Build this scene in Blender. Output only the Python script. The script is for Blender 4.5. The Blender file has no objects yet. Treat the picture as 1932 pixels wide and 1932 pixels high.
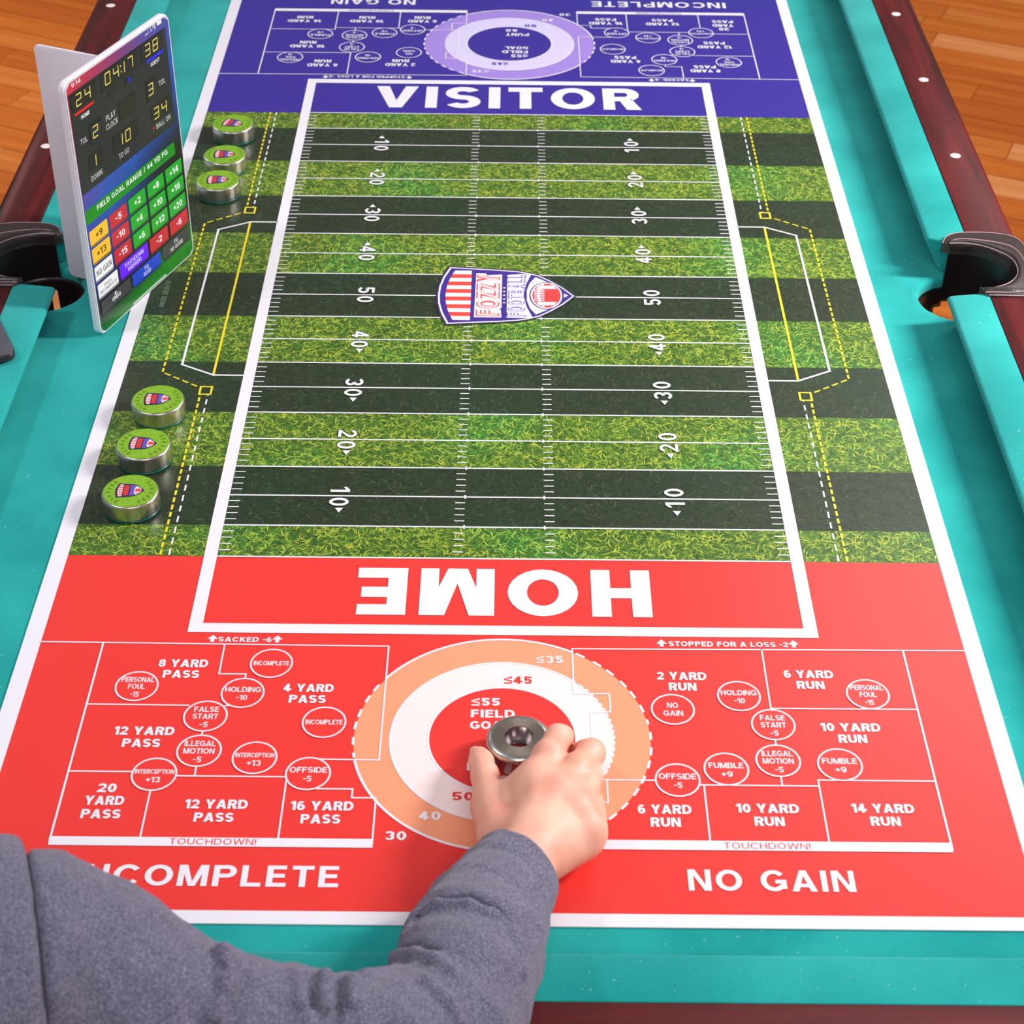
import bpy, bmesh, math, random
import numpy as np
from mathutils import Matrix, Vector

# ------------------------------------------------------------------ scene, camera, light
# All builders below work in centimetres: x to the right, y away from the viewer, z up.
# z = 0 is the top of the printed mat; y = 0 and y = 100 are its two goal lines.
S = 0.01
scn = bpy.context.scene
COL = scn.collection
random.seed(7)
rng = np.random.default_rng(7)

scn.view_settings.view_transform = 'Standard'
scn.view_settings.look = 'None'
scn.view_settings.gamma = 1.0
scn.view_settings.exposure = 0.0
scn.view_settings.use_curve_mapping = False

cam_data = bpy.data.cameras.new('camera')
cam_data.sensor_width = 36.0
cam_data.lens = 3432.78 / 1932 * 36.0
cam_data.clip_start = 0.05
cam_data.clip_end = 60
cam_data.dof.use_dof = True
cam_data.dof.focus_distance = 1.9
cam_data.dof.aperture_fstop = 14
cam = bpy.data.objects.new('camera', cam_data)
COL.objects.link(cam)
cam.matrix_world = (Matrix.Translation((0.00084, -1.387437, 1.12409)) @ Matrix.Rotation(0.0161, 4, 'Z')
                    @ Matrix.Rotation(0.9158, 4, 'X') @ Matrix.Rotation(-0.0164, 4, 'Y'))
scn.camera = cam

world = bpy.data.worlds.new('studio')
scn.world = world
world.use_nodes = True
wbg = world.node_tree.nodes['Background']
wbg.inputs[0].default_value = (0.90, 0.88, 1.0, 1)
wbg.inputs[1].default_value = 0.26


def area(name, loc, target, sx, sy, power, color):
    l = bpy.data.lights.new(name, 'AREA')
    l.shape = 'RECTANGLE'
    l.size, l.size_y = sx * S, sy * S
    l.energy = power
    l.color = color
    o = bpy.data.objects.new(name, l)
    COL.objects.link(o)
    o.location = Vector(loc) * S
    o.rotation_euler = (Vector(target) - Vector(loc)).to_track_quat('-Z', 'Y').to_euler()
    return o


k_ = area('softbox_right', (200, 45, 125), (55, 35, 0), 16, 60, 28, (1.0, 0.97, 0.97))
k_.data.spread = 1.9
area('softbox_left', (-140, 0, 190), (-20, 25, 0), 24, 24, 11, (0.97, 0.95, 1.0))
area('fill_behind', (40, -230, 260), (10, 30, 0), 160, 120, 33, (1.0, 0.96, 0.98))  # added fill from behind the camera, an unseen source
for x_, p_ in ((-240, 22), (270, 16)):
    r_ = area('floor_fill', (x_, 300, 200), (x_ * 0.7, 290, -80), 90, 90, p_, (1.0, 0.93, 0.86))  # added pair of unseen lights that brighten the floor beside the table
    r_.data.spread = 2.0
area('mat_sheen_fill', (140, 235, 210), (120, 180, -80), 120, 120, 22, (1.0, 0.97, 0.96))  # added unseen light, placed to lay sheen on the mat's right side

# ------------------------------------------------------------------ materials


def lin(c):
    if isinstance(c, str):
        c = tuple(int(c[i:i + 2], 16) for i in (0, 2, 4))
    r = []
    for v in c[:3]:
        v = v / 255.0
        r.append(v / 12.92 if v <= 0.04045 else ((v + 0.055) / 1.055) ** 2.4)
    return tuple(r) + (1.0,)


def new_mat(name, base=(0.5, 0.5, 0.5, 1), rough=0.5, metal=0.0, **kw):
    m = bpy.data.materials.new(name)
    m.use_nodes = True
    b = m.node_tree.nodes['Principled BSDF']
    b.inputs['Base Color'].default_value = base
    b.inputs['Roughness'].default_value = rough
    b.inputs['Metallic'].default_value = metal
    for k, v in kw.items():
        b.inputs[k.replace('_', ' ')].default_value = v
    return m


def nodes(m):
    return m.node_tree.nodes, m.node_tree.links, m.node_tree.nodes['Principled BSDF']


def add(m, kind, **kw):
    n = m.node_tree.nodes.new(kind)
    for k, v in kw.items():
        if k in n.inputs.keys():
            n.inputs[k].default_value = v
        else:
            setattr(n, k, v)
    return n


def ramp(m, stops, interp='LINEAR'):
    n = m.node_tree.nodes.new('ShaderNodeValToRGB')
    n.color_ramp.interpolation = interp
    e = n.color_ramp.elements
    while len(e) < len(stops):
        e.new(0.5)
    for i, (p, c) in enumerate(stops):
        e[i].position = p
        e[i].color = c
    return n


def coords(m, scale=(1, 1, 1), out='Object'):
    t = m.node_tree.nodes.new('ShaderNodeTexCoord')
    mp = m.node_tree.nodes.new('ShaderNodeMapping')
    mp.inputs['Scale'].default_value = scale
    m.node_tree.links.new(t.outputs[out], mp.inputs['Vector'])
    return mp.outputs[0]


PRINT = {}


def ink(hexcol, rough=0.34):
    """glossy printed vinyl of one flat colour"""
    if hexcol not in PRINT:
        m = new_mat('ink_' + hexcol, lin(hexcol), rough, Specular_IOR_Level=0.36)
        n, l, b = nodes(m)
        no = add(m, 'ShaderNodeTexNoise', Scale=900.0, Detail=2.0)
        l.new(coords(m), no.inputs['Vector'])
        bp = add(m, 'ShaderNodeBump', Strength=0.03, Distance=0.0005)
        l.new(no.outputs[0], bp.inputs['Height'])
        l.new(bp.outputs[0], b.inputs['Normal'])
        PRINT[hexcol] = m
    return PRINT[hexcol]


WHITE = 'f0ecf2'
RED = 'ee3c36'
BLUE = '3a2c98'
ORANGE = 'f9a078'
PALE_R = 'fde6e2'
PURPLE = 'a68ade'
PALE_B = 'dcd2f6'
YELLOW = 'ecd836'


def felt_mat(ribs=False):
    m = new_mat('teal_felt_ribbed' if ribs else 'teal_felt', lin((28, 162, 156)), 0.95)
    n, l, b = nodes(m)
    co = coords(m)
    n1 = add(m, 'ShaderNodeTexNoise', Scale=9.0, Detail=4.0)
    l.new(co, n1.inputs['Vector'])
    r1 = ramp(m, [(0.35, lin((20, 150, 145))), (0.7, lin((40, 172, 166)))])
    l.new(n1.outputs[0], r1.inputs[0])
    v = add(m, 'ShaderNodeTexNoise', Scale=230.0, Detail=1.0)
    l.new(co, v.inputs['Vector'])
    r2 = ramp(m, [(0.735, (0, 0, 0, 1)), (0.78, (0.45, 0.45, 0.45, 1))])
    l.new(v.outputs[0], r2.inputs[0])
    mx = add(m, 'ShaderNodeMix', data_type='RGBA')
    l.new(r2.outputs[0], mx.inputs[0])
    l.new(r1.outputs[0], mx.inputs[6])
    mx.inputs[7].default_value = lin((150, 205, 200))
    l.new(mx.outputs[2], b.inputs['Base Color'])
    b.inputs['Sheen Weight'].default_value = 0.25
    b.inputs['Sheen Roughness'].default_value = 0.5
    b.inputs['Sheen Tint'].default_value = (0.5, 1, 1, 1)
    b.inputs['Specular IOR Level'].default_value = 0.1
    f = add(m, 'ShaderNodeTexNoise', Scale=700.0, Detail=3.0)
    l.new(coords(m, (1.6, 0.5, 1) if ribs else (1, 1, 1)), f.inputs['Vector'])
    bp = add(m, 'ShaderNodeBump', Strength=0.65 if ribs else 0.35, Distance=0.0012)
    l.new(f.outputs[0], bp.inputs['Height'])
    l.new(bp.outputs[0], b.inputs['Normal'])
    return m


def wood_mat(name, dark, mid, light, scale, rough, axis='Y', coat=0.0, space='Object'):
    m = new_mat(name, mid, rough)
    n, l, b = nodes(m)
    sc = (scale, scale * 0.06, scale) if axis == 'Y' else (scale * 0.06, scale, scale)
    co = coords(m, sc, space)
    n1 = add(m, 'ShaderNodeTexNoise', Scale=6.0, Detail=6.0, Distortion=0.6)
    l.new(co, n1.inputs['Vector'])
    r = ramp(m, [(0.3, dark), (0.52, mid), (0.75, light)])
    l.new(n1.outputs[0], r.inputs[0])
    l.new(r.outputs[0], b.inputs['Base Color'])
    b.inputs['Coat Weight'].default_value = coat
    b.inputs['Specular IOR Level'].default_value = 0.2
    b.inputs['Coat Roughness'].default_value = 0.15
    return m


FELT = felt_mat()
FELT_R = felt_mat(True)
RAILW = wood_mat('mahogany_rail', lin((56, 18, 18)), lin((88, 26, 26)), lin((112, 32, 30)), 9.0, 0.42, 'Y', 0.0)
RAILX = wood_mat('mahogany_end_rail', lin((56, 18, 18)), lin((88, 26, 26)), lin((112, 32, 30)), 9.0, 0.42, 'X', 0.0)
LEATHER = new_mat('brown_leather', lin((46, 33, 31)), 0.33, Specular_IOR_Level=0.6)
_n, _l, _b = nodes(LEATHER)
_v = add(LEATHER, 'ShaderNodeTexVoronoi', Scale=650.0)
_l.new(coords(LEATHER), _v.inputs['Vector'])
_bp = add(LEATHER, 'ShaderNodeBump', Strength=0.12, Distance=0.001)
_l.new(_v.outputs[0], _bp.inputs['Height'])
_l.new(_bp.outputs[0], _b.inputs['Normal'])
LINER = new_mat('dark_pocket_liner', lin((34, 28, 30)), 0.3)
STITCH = new_mat('pale_stitching', lin((165, 140, 138)), 0.6)
MARKER = new_mat('pearl_marker', lin((250, 240, 236)), 0.25)
STEEL = new_mat('brushed_steel', (0.62, 0.58, 0.53, 1), 0.2, 1.0)
_n, _l, _b = nodes(STEEL)
_t = add(STEEL, 'ShaderNodeTexNoise', Scale=3.0, Detail=4.0)
_l.new(coords(STEEL, (300, 300, 8)), _t.inputs['Vector'])
_r = ramp(STEEL, [(0.3, (0.24, 0.24, 0.24, 1)), (0.7, (0.36, 0.36, 0.36, 1))])
_l.new(_t.outputs[0], _r.inputs[0])
_l.new(_r.outputs[0], _b.inputs['Roughness'])
STEEL_T = new_mat('turned_steel_face', (0.56, 0.47, 0.36, 1), 0.28, 1.0, Anisotropic=0.7)  # warm tint in the colour stands in for reflected warm surroundings
_n, _l, _b = nodes(STEEL_T)
_tan = add(STEEL_T, 'ShaderNodeTangent', direction_type='RADIAL', axis='Z')
_l.new(_tan.outputs[0], _b.inputs['Tangent'])
TEALPL = new_mat('teal_plastic', lin((12, 96, 88)), 0.3)
CASE = new_mat('white_case_plastic', lin((248, 244, 254)), 0.35)
GREYD = new_mat('grey_device_metal', lin((96, 94, 102)), 0.4, 0.3)
DARKD = new_mat('black_device_side', lin((40, 40, 44)), 0.35)
CABINET = wood_mat('cabinet_wood', lin((45, 18, 18)), lin((70, 24, 24)), lin((90, 30, 30)), 6.0, 0.4, 'Y')

# ------------------------------------------------------------------ object helpers


class Thing:
    """an Empty at the base of a thing; parts() link meshes given in world centimetres"""

    def __init__(self, name, label=None, cat=None, origin=(0, 0, 0), group=None, kind=None, obj=None):
        self.o = obj or bpy.data.objects.new(name, None)
        if obj is None:
            COL.objects.link(self.o)
            self.o.empty_display_size = 0.02
        self.org = np.array(origin, float)
        self.o.location = self.org * S
        if label:
            self.o['label'] = label
        if cat:
            self.o['category'] = cat
        if group:
            self.o['group'] = group
        if kind:
            self.o['kind'] = kind

    def part(self, name, verts, faces, mats, idx=None, smooth=False, parent=None, label=None, kind=None,
             mods=None):
        v = (np.asarray(verts, float).reshape(-1, 3) - self.org) * S
        o = make_obj(name, v, faces, mats, idx, smooth)
        o.parent = parent or self.o
        if parent is not None:
            o.location = (0, 0, 0)
        if label:
            o['label'] = label
        if kind:
            o['kind'] = kind
        return o


def make_obj(name, v, faces, mats, idx=None, smooth=False):
    me = bpy.data.meshes.new(name)
    me.from_pydata([tuple(p) for p in v], [], [tuple(f) for f in faces])
    if not isinstance(mats, (list, tuple)):
        mats = [mats]
    for m in mats:
        me.materials.append(m)
    if idx is not None:
        me.polygons.foreach_set('material_index', np.asarray(idx, 'i'))
    if smooth:
        me.polygons.foreach_set('use_smooth', np.ones(len(me.polygons), bool))
    me.update()
    o = bpy.data.objects.new(name, me)
    COL.objects.link(o)
    return o


def bevel(o, w, seg=2, angle=0.6):
    b = o.modifiers.new('bevel', 'BEVEL')
    b.width = w * S
    b.segments = seg
    b.limit_method = 'ANGLE'
    b.angle_limit = angle
    for p in o.data.polygons:
        p.use_smooth = True
    return o


def fast_mesh(name, v, quads, mat, smooth=True):
    """numpy fast path: v in metres, quads (n,4)"""
    me = bpy.data.meshes.new(name)
    n, k = quads.shape
    me.vertices.add(len(v))
    me.vertices.foreach_set('co', np.ascontiguousarray(v, 'f').ravel())
    me.loops.add(n * k)
    me.loops.foreach_set('vertex_index', quads.astype('i').ravel())
    me.polygons.add(n)
    me.polygons.foreach_set('loop_start', np.arange(0, n * k, k, dtype='i'))
    me.polygons.foreach_set('loop_total', np.full(n, k, 'i'))
    me.update(calc_edges=True)
    me.polygons.foreach_set('use_smooth', np.full(n, smooth, bool))
    if mat:
        me.materials.append(mat)
    o = bpy.data.objects.new(name, me)
    COL.objects.link(o)
    return o


def box_vf(x0, x1, y0, y1, z0, z1):
    v = [(x0, y0, z0), (x1, y0, z0), (x1, y1, z0), (x0, y1, z0), (x0, y0, z1), (x1, y0, z1), (x1, y1, z1), (x0, y1, z1)]
    f = [(3, 2, 1, 0), (4, 5, 6, 7), (0, 1, 5, 4), (1, 2, 6, 5), (2, 3, 7, 6), (3, 0, 4, 7)]
    return v, f


def prism(outline, z0, z1):
    n = len(outline)
    v = [(x, y, z0) for x, y in outline] + [(x, y, z1) for x, y in outline]
    f = [tuple(range(n - 1, -1, -1)), tuple(range(n, 2 * n))]
    f += [(i, (i + 1) % n, n + (i + 1) % n, n + i) for i in range(n)]
    return v, f


def rrect(x0, x1, y0, y1, r, n=6):
    out = []
    for cx, cy, a0 in ((x1 - r, y1 - r, 0), (x0 + r, y1 - r, 90), (x0 + r, y0 + r, 180), (x1 - r, y0 + r, 270)):
        for i in range(n + 1):
            a = math.radians(a0 + 90 * i / n)
            out.append((cx + r * math.cos(a), cy + r * math.sin(a)))
    return out


def revolve(profile, cx, cy, n=64, z0=0.0):
    """profile [(r,z)...] open; returns verts, quads"""
    v, f = [], []
    k = len(profile)
    for i in range(n):
        a = 2 * math.pi * i / n
        for r, z in profile:
            v.append((cx + r * math.cos(a), cy + r * math.sin(a), z0 + z))
    for i in range(n):
        j = (i + 1) % n
        for q in range(k - 1):
            f.append((i * k + q, j * k + q, j * k + q + 1, i * k + q + 1))
    return v, f


# ------------------------------------------------------------------ lettering
# a small built-in sans face: every letter is a few bars, slanted bars and arcs, cap height 1
_glyph = {}


def letter(ch, t):
    h = t * 0.88
    P = []

    def R(x0, y0, x1, y1):
        P.append([(x0, y0), (x1, y0), (x1, y1), (x0, y1)])

    def D(xb0, xb1, xt0, xt1, y0=0.0, y1=1.0):
        P.append([(xb0, y0), (xb1, y0), (xt1, y1), (xt0, y1)])

    def A(cx, cy, rx, ry, a0, a1, tt=None, hh=None):
        n = max(2, int(abs(a1 - a0) / 15))
        tt, hh = tt or t, hh or h
        for k in range(n):
            p, q = (math.radians(a0 + (a1 - a0) * (k + e)) for e in (0, 1)) if False else (
                math.radians(a0 + (a1 - a0) * k / n), math.radians(a0 + (a1 - a0) * (k + 1) / n))
            P.append([(cx + rx * math.cos(p), cy + ry * math.sin(p)), (cx + rx * math.cos(q), cy + ry * math.sin(q)),
                      (cx + (rx - tt) * math.cos(q), cy + (ry - hh) * math.sin(q)),
                      (cx + (rx - tt) * math.cos(p), cy + (ry - hh) * math.sin(p))])
    r2 = (0.5 + h / 2) / 2
    w = 0.7
    if ch in 'EFL':
        w = 0.64
        R(0, 0, t, 1)
        if ch in 'EF':
            R(t, 1 - h, w - (0.02 if ch == 'E' else 0.04), 1)
            R(t, 0.5 - h / 2 + 0.02, w - 0.06, 0.5 + h / 2 + 0.02)
        if ch in 'EL':
            R(t, 0, w, h)
    elif ch == 'H':
        w = 0.76
        R(0, 0, t, 1), R(w - t, 0, w, 1), R(t, 0.5 - h / 2, w - t, 0.5 + h / 2)
    elif ch == 'I':
        w = t
        R(0, 0, t, 1)
    elif ch == 'T':
        w = 0.7
        R(0, 1 - h, w, 1), R(w / 2 - t / 2, 0, w / 2 + t / 2, 1 - h)
    elif ch == 'M':
        w = 0.95
        R(0, 0, t * 0.95, 1), R(w - t * 0.95, 0, w, 1)
        D(w / 2 - t * 0.52, w / 2 + t * 0.3, t * 0.3, t * 1.3), D(w / 2 - t * 0.3, w / 2 + t * 0.52, w - t * 1.3, w - t * 0.3)
    elif ch == 'N':
        w = 0.78
        R(0, 0, t * 0.95, 1), R(w - t * 0.95, 0, w, 1), D(w - t * 1.2, w - t * 0.3, t * 0.3, t * 1.2)
    elif ch == 'V':
        w = 0.86
        D(w / 2 - t * 0.55, w / 2 + t * 0.35, 0, t * 1.12), D(w / 2 - t * 0.35, w / 2 + t * 0.55, w - t * 1.12, w)
    elif ch == 'W':
        w = 1.2
        for a, b in ((0, 0.28), (0.5, 0.72)):
            D(w * (a + 0.24) - t * 0.5, w * (a + 0.24) + t * 0.42, w * a, w * a + t * 1.05) if a == 0 else D(
                w * 0.76 - t * 0.5, w * 0.76 + t * 0.42, w * 0.5 - t * 0.42, w * 0.5 + t * 0.5)
        D(w * 0.24 - t * 0.42, w * 0.24 + t * 0.5, w * 0.5 - t * 0.5, w * 0.5 + t * 0.42)
        D(w * 0.76 - t * 0.42, w * 0.76 + t * 0.5, w - t * 1.05, w)
    elif ch == 'A':
        w = 0.86
        D(0, t * 1.12, w / 2 - t * 0.55, w / 2 + t * 0.35), D(w - t * 1.12, w, w / 2 - t * 0.35, w / 2 + t * 0.55)
        R(w * 0.24, 0.2, w * 0.76, 0.2 + h * 0.9)
    elif ch == 'Y':
        w = 0.82
        D(w / 2 - t * 0.5, w / 2 + t * 0.45, 0, t * 1.15, 0.36), D(w / 2 - t * 0.45, w / 2 + t * 0.5, w - t * 1.15, w, 0.36)
        R(w / 2 - t / 2, 0, w / 2 + t / 2, 0.4)
    elif ch == 'Z':
        R(0, 0, w, h), R(0, 1 - h, w, 1), D(0, t * 1.3, w - t * 1.3, w, h * 0.6, 1 - h * 0.6)
    elif ch == 'K':
        w = 0.76
        R(0, 0, t, 1)
        P.append([(t * 0.9, 0.26), (t * 0.9, 0.56), (w - t * 1.3, 1), (w - t * 0.05, 1)])
        P.append([(w - t * 1.25, 0), (w, 0), (w * 0.5, 0.66), (w * 0.34, 0.5)])
    elif ch in 'OQ':
        w = 0.9
        A(w / 2, 0.5, w / 2, 0.5, 0, 360)
    elif ch == 'C':
        w = 0.84
        A(0.45, 0.5, 0.45, 0.5, 38, 322)
    elif ch == 'G':
        w = 0.88
        A(0.45, 0.5, 0.45, 0.5, 40, 325)
        R(0.5, 0.54 - h, w, 0.54), R(w - t * 0.95, 0.12, w, 0.54 - h)
    elif ch == 'D':
        w = 0.8
        R(0, 0, t, 1), R(t, 0, w - 0.42, h), R(t, 1 - h, w - 0.42, 1)
        A(w - 0.42, 0.5, 0.42, 0.5, -90, 90)
    elif ch in 'BPR':
        w = 0.74
        R(0, 0, t, 1)
        R(t, 1 - h, w - 0.28, 1), R(t, 0.5 - h / 2, w - 0.28, 0.5 + h / 2)
        A(w - r2 - 0.02, 1 - r2, r2, r2, -90, 90) if ch == 'B' else A(w - r2, 1 - r2, r2, r2, -90, 90)
        if ch == 'B':
            R(t, 0, w - 0.28, h)
            A(w - r2, r2, r2, r2, -90, 90)
        if ch == 'R':
            D(w - t * 1.15, w + 0.03, w * 0.42, w * 0.42 + t * 1.15, 0, 0.5)
    elif ch == 'U':
        w = 0.76
        R(0, 0.38, t, 1), R(w - t, 0.38, w, 1)
        A(w / 2, 0.38, w / 2, 0.38, 180, 360)
    elif ch == 'S':
        w = 0.72
        A(w / 2, 1 - r2, w / 2, r2, 28, 270), A(w / 2, r2, w / 2, r2, -152, 90)
    elif ch == '0':
        w = 0.66
        A(w / 2, 0.5, w / 2, 0.5, 0, 360)
    elif ch == '1':
        w = 0.42
        R(w - t, 0, w, 1)
        P.append([(0, 0.66), (0, 0.66 + h), (w - t, 1), (w - t, 1 - h * 1.25)])
    elif ch == '2':
        w = 0.66
        A(w / 2, 1 - 0.32, w / 2, 0.32, -32, 168)
        P.append([(0, h * 0.6), (t * 1.1, h * 0.8), (w * 0.97, 0.52), (w * 0.72, 0.6)])
        R(0, 0, w, h)
    elif ch == '3':
        w = 0.66
        A(w / 2, 1 - r2, w / 2, r2, -90, 158), A(w / 2, r2, w / 2, r2, -158, 90)
    elif ch == '4':
        w = 0.72
        R(w - t * 1.75, 0, w - t * 0.75, 1), R(0, 0.2, w, 0.2 + h)
        P.append([(0, 0.2 + h), (t * 1.1, 0.2 + h * 0.6), (w - t * 1.1, 0.92), (w - t * 1.7, 1)])
    elif ch == '5':
        w = 0.66
        R(0.06, 1 - h, w - 0.03, 1), R(0.05, 0.46, 0.05 + t * 0.9, 1 - h)
        A(w / 2, 0.33, w / 2, 0.33, -158, 150)
    elif ch in '69':
        w = 0.66
        Q0 = len(P)
        A(w / 2, 0.33, w / 2, 0.33, 0, 360)
        A(w / 2, 0.5, w / 2, 0.5, 48, 200)
        if ch == '9':
            for k in range(Q0, len(P)):
                P[k] = [(w - x, 1 - y) for x, y in P[k]]
    elif ch == '7':
        w = 0.62
        R(0, 1 - h, w, 1), D(w * 0.18, w * 0.18 + t * 1.15, w - t * 1.1, w, 0, 1 - h)
    elif ch == '8':
        w = 0.66
        A(w / 2, 1 - r2, w / 2 - 0.02, r2, 0, 360), A(w / 2, r2, w / 2, r2, 0, 360)
    elif ch == '+':
        w = 0.56
        R(0, 0.4, w, 0.4 + h), R(w / 2 - t / 2, 0.4 + h / 2 - 0.27, w / 2 + t / 2, 0.4 + h / 2 + 0.27)
    elif ch == '-':
        w = 0.36
        R(0, 0.4, w, 0.4 + h)
    elif ch == '\u2264':
        w = 0.66
        D(0, w, 0, w, 0.0, h * 0.8)
        P.append([(0, 0.58), (0, 0.66), (w, 1.0), (w, 1 - h * 1.15)])
        P.append([(0, 0.54), (0, 0.62), (w, 0.22 + h * 1.1), (w, 0.22)])
    elif ch == '!':
        w = t
        R(0, 0, t, t), R(0, t * 2.0, t, 1)
    elif ch == '/':
        w = 0.45
        D(0, t, w - t, w)
    elif ch == '.':
        w = t
        R(0, 0, t, t)
    elif ch == ':':
        w = t
        R(0, 0.15, t, 0.15 + t), R(0, 0.7, t, 0.7 + t)
    elif ch in '()':
        w = 0.26
        A(0.36, 0.5, 0.36, 0.56, 125, 235)
        if ch == ')':
            P = [[(w - x, y) for x, y in p] for p in P]
    elif ch == ' ':
        w = 0.3
    return P, w


def glyphs(text, bold=0.0, spacing=1.0):
    """returns outline vertices, faces and a small lift per vertex so strokes never share a plane"""
    key = (text, bold, spacing)
    if key in _glyph:
        return _glyph[key]
    t = 0.115 + bold * 2.2
    v, f, z = [], [], []
    x = 0.0
    for ch in text:
        P, w = letter(ch, t)
        for k, p in enumerate(P):
            b = len(v)
            v += [(x + a, c) for a, c in p]
            z += [0.12 * (k % 5)] * len(p)
            area_ = sum(p[i][0] * p[(i + 1) % len(p)][1] - p[(i + 1) % len(p)][0] * p[i][1] for i in range(len(p)))
            ids = list(range(b, b + len(p)))
            f.append(tuple(ids if area_ > 0 else ids[::-1]))
        x += w + 0.15 * spacing
    _glyph[key] = (np.array(v, float).reshape(-1, 2), f, np.array(z))
    return _glyph[key]


class Print:
    """flat ink shapes collected in a local 2-D frame, then laid on a plane as one part"""

    def __init__(self, xf, step=0.01):
        self.v, self.f, self.i, self.m = [], [], [], []
        self.xf = xf            # (x, y, h) -> world cm
        self.step = step

    def midx(self, mat):
        if mat not in self.m:
            self.m.append(mat)
        return self.m.index(mat)

    def poly(self, pts, mat, layer=1):
        b = len(self.v)
        self.n = getattr(self, 'n', 0) + 1
        lift = (self.n % 5) * 0.15      # overlapping strokes never share a plane
        self.v += [self.xf(x, y, (layer + lift) * self.step) for x, y in pts]
        self.f.append(tuple(range(b, b + len(pts))))
        self.i.append(self.midx(mat))

    def rect(self, x0, x1, y0, y1, mat, layer=1):
        self.poly([(x0, y0), (x1, y0), (x1, y1), (x0, y1)], mat, layer)

    def line(self, pts, w, mat, layer=3, closed=False, dash=None):
        P = [Vector(p) for p in pts]
        segs = [(P[i], P[i + 1]) for i in range(len(P) - 1)]
        if closed:
            segs.append((P[-1], P[0]))
        for a, b in segs:
            d = b - a
            L = d.length
            if L < 1e-6:
                continue
            d /= L
            n = Vector((-d.y, d.x)) * w / 2
            if dash:
                on, off = dash
                s = 0.0
                while s < L:
                    p, q = a + d * s, a + d * min(L, s + on)
                    self.poly([p - n, q - n, q + n, p + n], mat, layer)
                    s += on + off
            else:
                p, q = a - d * w / 2, b + d * w / 2
                self.poly([p - n, q - n, q + n, p + n], mat, layer)

    def disc(self, cx, cy, r, mat, layer=2, n=96, rx=None):
        rx = rx or r
        self.poly([(cx + rx * math.cos(2 * math.pi * i / n), cy + r * math.sin(2 * math.pi * i / n)) for i in range(n)],
                  mat, layer)

    def ring(self, cx, cy, r, w, mat, layer=3, n=64, dashed=None, dn=44, duty=0.5):
        """dashed(x, y) -> True where the ring breaks into dashes"""
        sub = n * 4
        for i in range(sub):
            a0, a1 = 2 * math.pi * i / sub, 2 * math.pi * (i + 1) / sub
            am = (a0 + a1) / 2
            if dashed and dashed(cx + r * math.cos(am), cy + r * math.sin(am)):
                if (am * dn / (2 * math.pi)) % 1.0 > duty:
                    continue
            p = []
            for rr, aa in ((r - w / 2, a0), (r + w / 2, a0), (r + w / 2, a1), (r - w / 2, a1)):
                p.append((cx + rr * math.cos(aa), cy + rr * math.sin(aa)))
            self.poly(p, mat, layer)

    def text(self, s, cx, cy, w, h, mat, layer=4, rot=0.0, bold=0.03, spacing=1.05, shear=0.0):
        v, f, z = glyphs(s, bold, spacing)
        if len(v) == 0:
            return
        lo, hi = v.min(0), v.max(0)
        if s in '+-' or s[0] in '-+':
            lo, hi = np.array((lo[0], 0.0)), np.array((hi[0], 1.0))
        q = (v - (lo + hi) / 2) / (hi - lo)
        if w is None:
            w = h * (hi[0] - lo[0])
        x, y = q[:, 0] * w + shear * q[:, 1] * h, q[:, 1] * h
        c, sn = math.cos(rot), math.sin(rot)
        b = len(self.v)
        self.v += [self.xf(cx + c * a - sn * d, cy + sn * a + c * d, (layer + e) * self.step) for a, d, e in zip(x, y, z)]
        k = self.midx(mat)
        for fc in f:
            self.f.append(tuple(b + i for i in fc))
            self.i.append(k)

    def emit(self, thing, name, parent=None, label=None, kind=None):
        return thing.part(name, self.v, self.f, self.m, self.i, parent=parent, label=label, kind=kind)


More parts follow.
